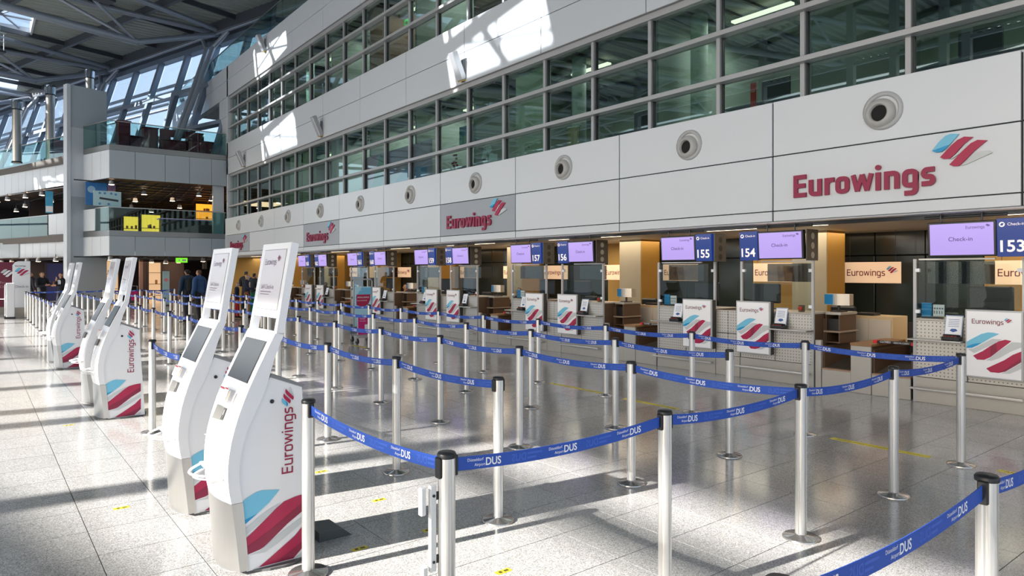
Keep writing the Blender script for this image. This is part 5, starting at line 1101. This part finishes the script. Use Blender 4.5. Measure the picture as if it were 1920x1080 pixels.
# ------------------------------------------------------------------ people
SKIN = mat('skin', (206, 158, 130), .6, noise=.04, nscale=30); SKIND = mat('dark skin', (110, 72, 54), .6, noise=.04, nscale=30)
def person(loc, rz, label, h=1.75, skin=None, top=(40, 60, 90), legs=(40, 42, 50), hair=(60, 44, 34), shoes=(30, 30, 32), arms='down', sit=False, long_hair=False, female=False, cap=None, mask=False, hood=False, bag=None, shirt=None, lean=0., step=.06, bare_arms=False):
    skin = skin or SKIN; k = h / 1.75
    V, E, R, TG = [], [], [], {}
    def j(x, y, z, r, tg): V.append((x, y, z)); R.append(r if isinstance(r, tuple) else (r, r)); TG[len(V) - 1] = tg; return len(V) - 1
    def con(a, b_): E.append((a, b_))
    hz = .50 if sit else .94; sw = .165 if female else .195
    pel = j(0, 0, hz, (.135, .11), 'hip'); sp_ = j(0, -lean * .2, hz + .20, (.115 if female else .125, .095), 'torso'); chs = j(0, -lean * .6, hz + .40, (.135 if female else .165, .115), 'torso')
    nk0 = j(0, -lean * .9 + .005, hz + .53, .075, 'torso'); nk = j(0, -lean - .005, hz + .585, .052, 'neck')
    jw = j(0, -lean - .03, hz + .635, (.062, .07), 'head'); hd = j(0, -lean - .022, hz + .70, (.073, .09), 'head'); tp = j(0, -lean - .012, hz + .775, (.062, .074), 'head')
    for a, b_ in ((pel, sp_), (sp_, chs), (chs, nk0), (nk0, nk), (nk, jw), (jw, hd), (hd, tp)): con(a, b_)
    for s in (-1, 1):
        sh = j(s * sw, -lean * .75, hz + .475, .058, 'arm'); con(nk0, sh)
        sx, sy, sz = s * sw, -lean * .75, hz + .475
        pose = arms if isinstance(arms, str) else arms[0 if s < 0 else 1]
        if pose == 'down': el = (sx + s * .05, sy + .02, sz - .28); wr_ = (sx + s * .06, sy - .05, sz - .52); pd = Vector((0, -.1, -1))
        elif pose == 'fold': el = (sx + s * .05, sy - .04, sz - .27); wr_ = (sx - s * .16, sy - .22, sz - .22); pd = Vector((-s, -.2, .1))
        elif pose == 'desk': el = (sx + s * .06, sy - .1, sz - .24); wr_ = (sx - s * .02, sy - .32, sz - .24); pd = Vector((-s * .2, -1, -.1))
        elif pose == 'chin': el = (sx + s * .03, sy - .12, sz - .24); wr_ = (sx - s * .12, sy - .2, sz - .02); pd = Vector((-s * .5, -.1, 1))
        else: el = (sx + s * .1, sy - .08, sz - .26); wr_ = (sx + s * .12, sy - .3, sz - .18); pd = Vector((s * .1, -1, .1))
        e_ = j(*el, .043, 'arm'); w_ = j(*wr_, .03, 'wrist'); con(sh, e_); con(e_, w_)
        pd.normalize(); W_ = Vector(wr_); pa = W_ + pd * .075; pi = j(*pa, (.034, .022), 'hand'); con(w_, pi)
        lat = pd.cross(Vector((0, 1, 0)) if abs(pd.y) < .8 else Vector((1, 0, 0))).normalized(); inn = pd.cross(lat).normalized()
        for f, ln in ((-1.5, .075), (-.5, .09), (.5, .085), (1.5, .065)):
            a = pa + lat * (f * .016) + pd * .03; b1 = a + pd * ln * .5 + inn * .008; b2 = b1 + pd * ln * .5 + inn * .025
            i1 = j(*a, .0095, 'hand'); i2 = j(*b1, .0085, 'hand'); i3 = j(*b2, .0075, 'hand'); con(pi, i1); con(i1, i2); con(i2, i3)
        a = W_ + pd * .04 + lat * (.03); b1 = a + lat * .03 + pd * .03 + inn * .01; i1 = j(*a, .012, 'hand'); i2 = j(*b1, .0095, 'hand'); con(pi, i1); con(i1, i2)
        hp = j(s * .09, 0, hz - .03, .088, 'leg'); con(pel, hp)
        if sit: kn = j(s * .11, -.42, hz + .0, .06, 'leg'); an = j(s * .11, -.40, .09, .042, 'ankle'); to = j(s * .115, -.55, .045, (.042, .035), 'foot'); he = j(s * .11, -.36, .045, .04, 'foot')
        else: kn = j(s * .10, -.02 + s * step, .50, .058, 'leg'); an = j(s * .10, .03 + s * step * 1.6, .09, .042, 'ankle'); to = j(s * .115, -.13 + s * step * 1.6, .042, (.044, .036), 'foot'); he = j(s * .10, .07 + s * step * 1.6, .045, .04, 'foot')
        con(hp, kn); con(kn, an); con(an, to); con(an, he)
    me = bpy.data.meshes.new('skeleton'); me.from_pydata([tuple(c * k for c in v) for v in V], E, []); ob = bpy.data.objects.new('skeleton', me); COL.objects.link(ob)
    ob.modifiers.new('skin', 'SKIN'); sd = me.skin_vertices[0].data
    for i, r in enumerate(R): sd[i].radius = (r[0] * k, r[1] * k); sd[i].use_root = (i == 0)
    ss = ob.modifiers.new('sub', 'SUBSURF'); ss.levels = 1; ss.render_levels = 1
    dg = bpy.context.evaluated_depsgraph_get(); dg.update(); bm = bpy.data.meshes.new_from_object(ob.evaluated_get(dg)); bpy.data.objects.remove(ob)
    t = empty('person', loc, label, 'person', rz=rz)
    bm.name = 'body'; bm.materials.clear(); bm.materials.append(skin); bm.polygons.foreach_set('use_smooth', [True] * len(bm.polygons))
    bo = bpy.data.objects.new('body', bm); COL.objects.link(bo); bo.parent = t
    seg = [(Vector(V[a]) * k, Vector(V[b_]) * k, TG[b_] if TG[b_] not in ('arm',) or TG[a] != 'torso' else 'arm') for a, b_ in E]
    def near_(p):
        best = (9, '')
        for a, b_, tg in seg:
            d = b_ - a; tt = max(0, min(1, (p - a).dot(d) / max(d.length_squared, 1e-9))); q = (p - a - d * tt).length
            if q < best[0]: best = (q, tg)
        return best[1]
    cen = [(p.index, p.center.copy(), near_(p.center)) for p in bm.polygons]
    def garment(name, sel, off, m, par=bo):
        ids = [i for i, c, tg in cen if sel(c, tg)]
        if not ids: return
        vm = {}; vs = []; fs = []
        for i in ids:
            f = []
            for v in bm.polygons[i].vertices:
                if v not in vm: vm[v] = len(vs); q = bm.vertices[v]; vs.append(q.co + q.normal * off)
                f.append(vm[v])
            fs.append(f)
        MB().add(vs, fs, True).build(name, m, t)
    Z = hz * k; cm = lambda c: mat('cloth %d %d %d' % c, c, .85, noise=.12, nscale=14, bump=.1)
    garment('jacket', lambda c, tg: tg in ('torso', 'wrist') or tg == 'hip' and c.z > Z - .02 or (tg == 'arm' and not bare_arms) or (tg == 'arm' and bare_arms and c.z > Z + .33 * k), (.016 if female else .026) * k, cm(top))
    garment('trousers', lambda c, tg: tg in ('hip', 'leg', 'ankle'), .012 * k, cm(legs)); garment('shoes', lambda c, tg: tg == 'foot', .008 * k, cm(shoes))
    hy = -lean * k
    garment('hair', lambda c, tg: tg == 'head' and (c.z > Z + .755 * k or (c.y > hy + .0 and c.z > Z + .62 * k)) or (long_hair and tg in ('neck', 'head') and (c.y > hy - .01 or abs(c.x) > .055 * k) and c.z > Z + .56 * k), .022 * k if long_hair else .014 * k, mat('hair %d %d %d' % hair, hair, .7, noise=.25, nscale=40))
    if cap: garment('cap', lambda c, tg: tg == 'head' and c.z > Z + .745 * k, .024 * k, cm(cap)); MB().box(-.07, .07, -.20, -.06, Z / k + .765, Z / k + .775, ch=.005).build('cap_peak', cm(cap), t)
    if mask: garment('face_mask', lambda c, tg: tg in ('head', 'neck') and c.y < hy - .05 * k and c.z < Z + .69 * k, .008, mat('mask blue', (176, 206, 222), .8))
    if shirt: garment('shirt_front', lambda c, tg: tg == 'torso' and c.y < hy - .03 and abs(c.x) < .05 * k and c.z > Z + .25 * k, .022 * k, cm(shirt))
    fy = (-lean - .022 - .088) * k
    for s in (-1, 1): MB().sphere((s * .03 * k, fy + .012, Z + .705 * k), .013 * k, .008 * k, .009 * k, 8, 5).build('eye', mat('eye', (40, 34, 30), .3), t)
    MB().sphere((0, fy - .002, Z + .672 * k), .013 * k, .02 * k, .022 * k, 8, 5).build('nose', skin, t); MB().sphere((0, fy + .008, Z + .634 * k), .024 * k, .008 * k, .008 * k, 8, 5).build('mouth', mat('lips', (160, 92, 84), .6), t)
    for s in (-1, 1): MB().sphere((s * .082 * k, (-lean - .01) * k, Z + .69 * k), .012 * k, .022 * k, .032 * k, 8, 5).build('ear', skin, t)
    if hood: MB().lathe([(.06, .05), (.11, .02), (.125, -.05), (.10, -.14), (.03, -.2)], (0, .06 * k, Z + .55 * k), 12, Matrix.Rotation(-.5, 4, 'X')).build('hood', cm(top), t)
    if bag: 
        MB().box(-.15, .15, .12, .30, Z + .05, Z + .50, ch=.06).build('backpack', cm(bag), t)
        for s in (-1, 1): MB().path([(s * .11, .12, Z + .1), (s * .15, -.02, Z + .2), (s * .13, -.15, Z + .38), (s * .11, -.05, Z + .53), (s * .1, .12, Z + .48)], .015, 6).build('backpack_strap', cm(bag), t)
    return t
R_ = math.radians
person((5.86, 24.3, 0), R_(215), 'man seen from behind in a blue hooded jacket and black trousers among the belts', 1.80, top=(44, 78, 122), legs=(36, 38, 42), hair=(92, 66, 46), arms='down', hood=True, shoes=(226, 226, 226))
person((5.70, 25.2, 0), R_(200), 'dark-haired man in a navy jacket with a black backpack left of the blue hooded man', 1.82, top=(38, 58, 78), legs=(52, 54, 58), hair=(26, 22, 22), bag=(18, 18, 22))
person((8.37, 27.6, 0), R_(140), 'man in a pale grey cap and black jacket at the back of the family group', 1.76, top=(40, 42, 48), hair=(70, 56, 46), cap=(186, 186, 186), arms='desk')
person((7.77, 25.5, 0), R_(60), 'blonde masked woman in a navy jacket and brown trousers in the family group', 1.64, top=(28, 34, 54), legs=(150, 92, 52), hair=(172, 134, 84), female=True, long_hair=True, arms=('desk', 'down'), mask=True, shirt=(214, 206, 206))
person((7.56, 26.0, 0), R_(65), 'blond child in a dark blue top and red trousers wearing a mask', 1.34, top=(30, 38, 60), legs=(168, 24, 36), hair=(186, 140, 88), mask=True, female=True)
person((8.25, 26.2, 0), R_(110), 'dark-haired person in black with green trousers at the right of the family group', 1.68, top=(32, 34, 42), legs=(30, 120, 84), hair=(28, 24, 24), arms='desk')
person((2.10, 33.2, 0), R_(35), 'grey-haired staff man in a black suit and white shirt behind the far belt', 1.72, top=(22, 24, 32), legs=(22, 24, 30), hair=(150, 116, 78), arms=('fold', 'desk'), shirt=(214, 216, 224))
person((2.84, 34.2, 0), R_(-60), 'auburn-haired staff woman in a black suit with folded arms behind the far belt', 1.68, top=(18, 20, 28), legs=(20, 22, 28), hair=(124, 64, 38), female=True, long_hair=True, arms=('chin', 'fold'), shirt=(206, 208, 214))
person((1.12, 46.0, 0), R_(150), 'person in a blue denim jacket and jeans at the far left edge', 1.76, top=(40, 84, 118), legs=(52, 84, 124), hair=(40, 32, 30), step=.12)
person((1.98, 38.0, 0), R_(120), 'balding person in a dark coat partly hidden by the white totem', 1.70, top=(36, 32, 44), legs=(40, 40, 48), hair=(120, 96, 78))
person((8.95, 27.2, 0), R_(95), 'traveller in a bright red jacket leaning on counter 164', 1.70, top=(206, 18, 28), legs=(40, 34, 40), hair=(52, 38, 32), arms='desk', lean=.22)
def agent(y, num, **k):
    person((XCN + 1.76, y, 0), R_(-90), k.pop('label'), sit=True, arms='desk', **k)
agent(27.26, 164, label='dark-skinned agent seated behind counter 164', skin=SKIND, top=(40, 40, 48), hair=(26, 20, 18))
agent(24.81, 163, label='grey-haired agent in a white collar seated behind counter 163', top=(40, 44, 60), hair=(96, 92, 96), shirt=(220, 222, 226))
agent(20.51, 161, label='auburn-haired agent seated behind counter 161', top=(30, 34, 54), hair=(130, 58, 34), female=True, long_hair=True, shirt=(220, 222, 226))
agent(14.36, 158, label='blond agent seated behind the glass of counter 158', top=(24, 28, 40), hair=(150, 120, 84), female=True, shirt=(190, 190, 196))
agent(3.31, 153, label='dark silhouetted agent seated behind the glass of counter 153', top=(30, 30, 32), hair=(40, 34, 30))
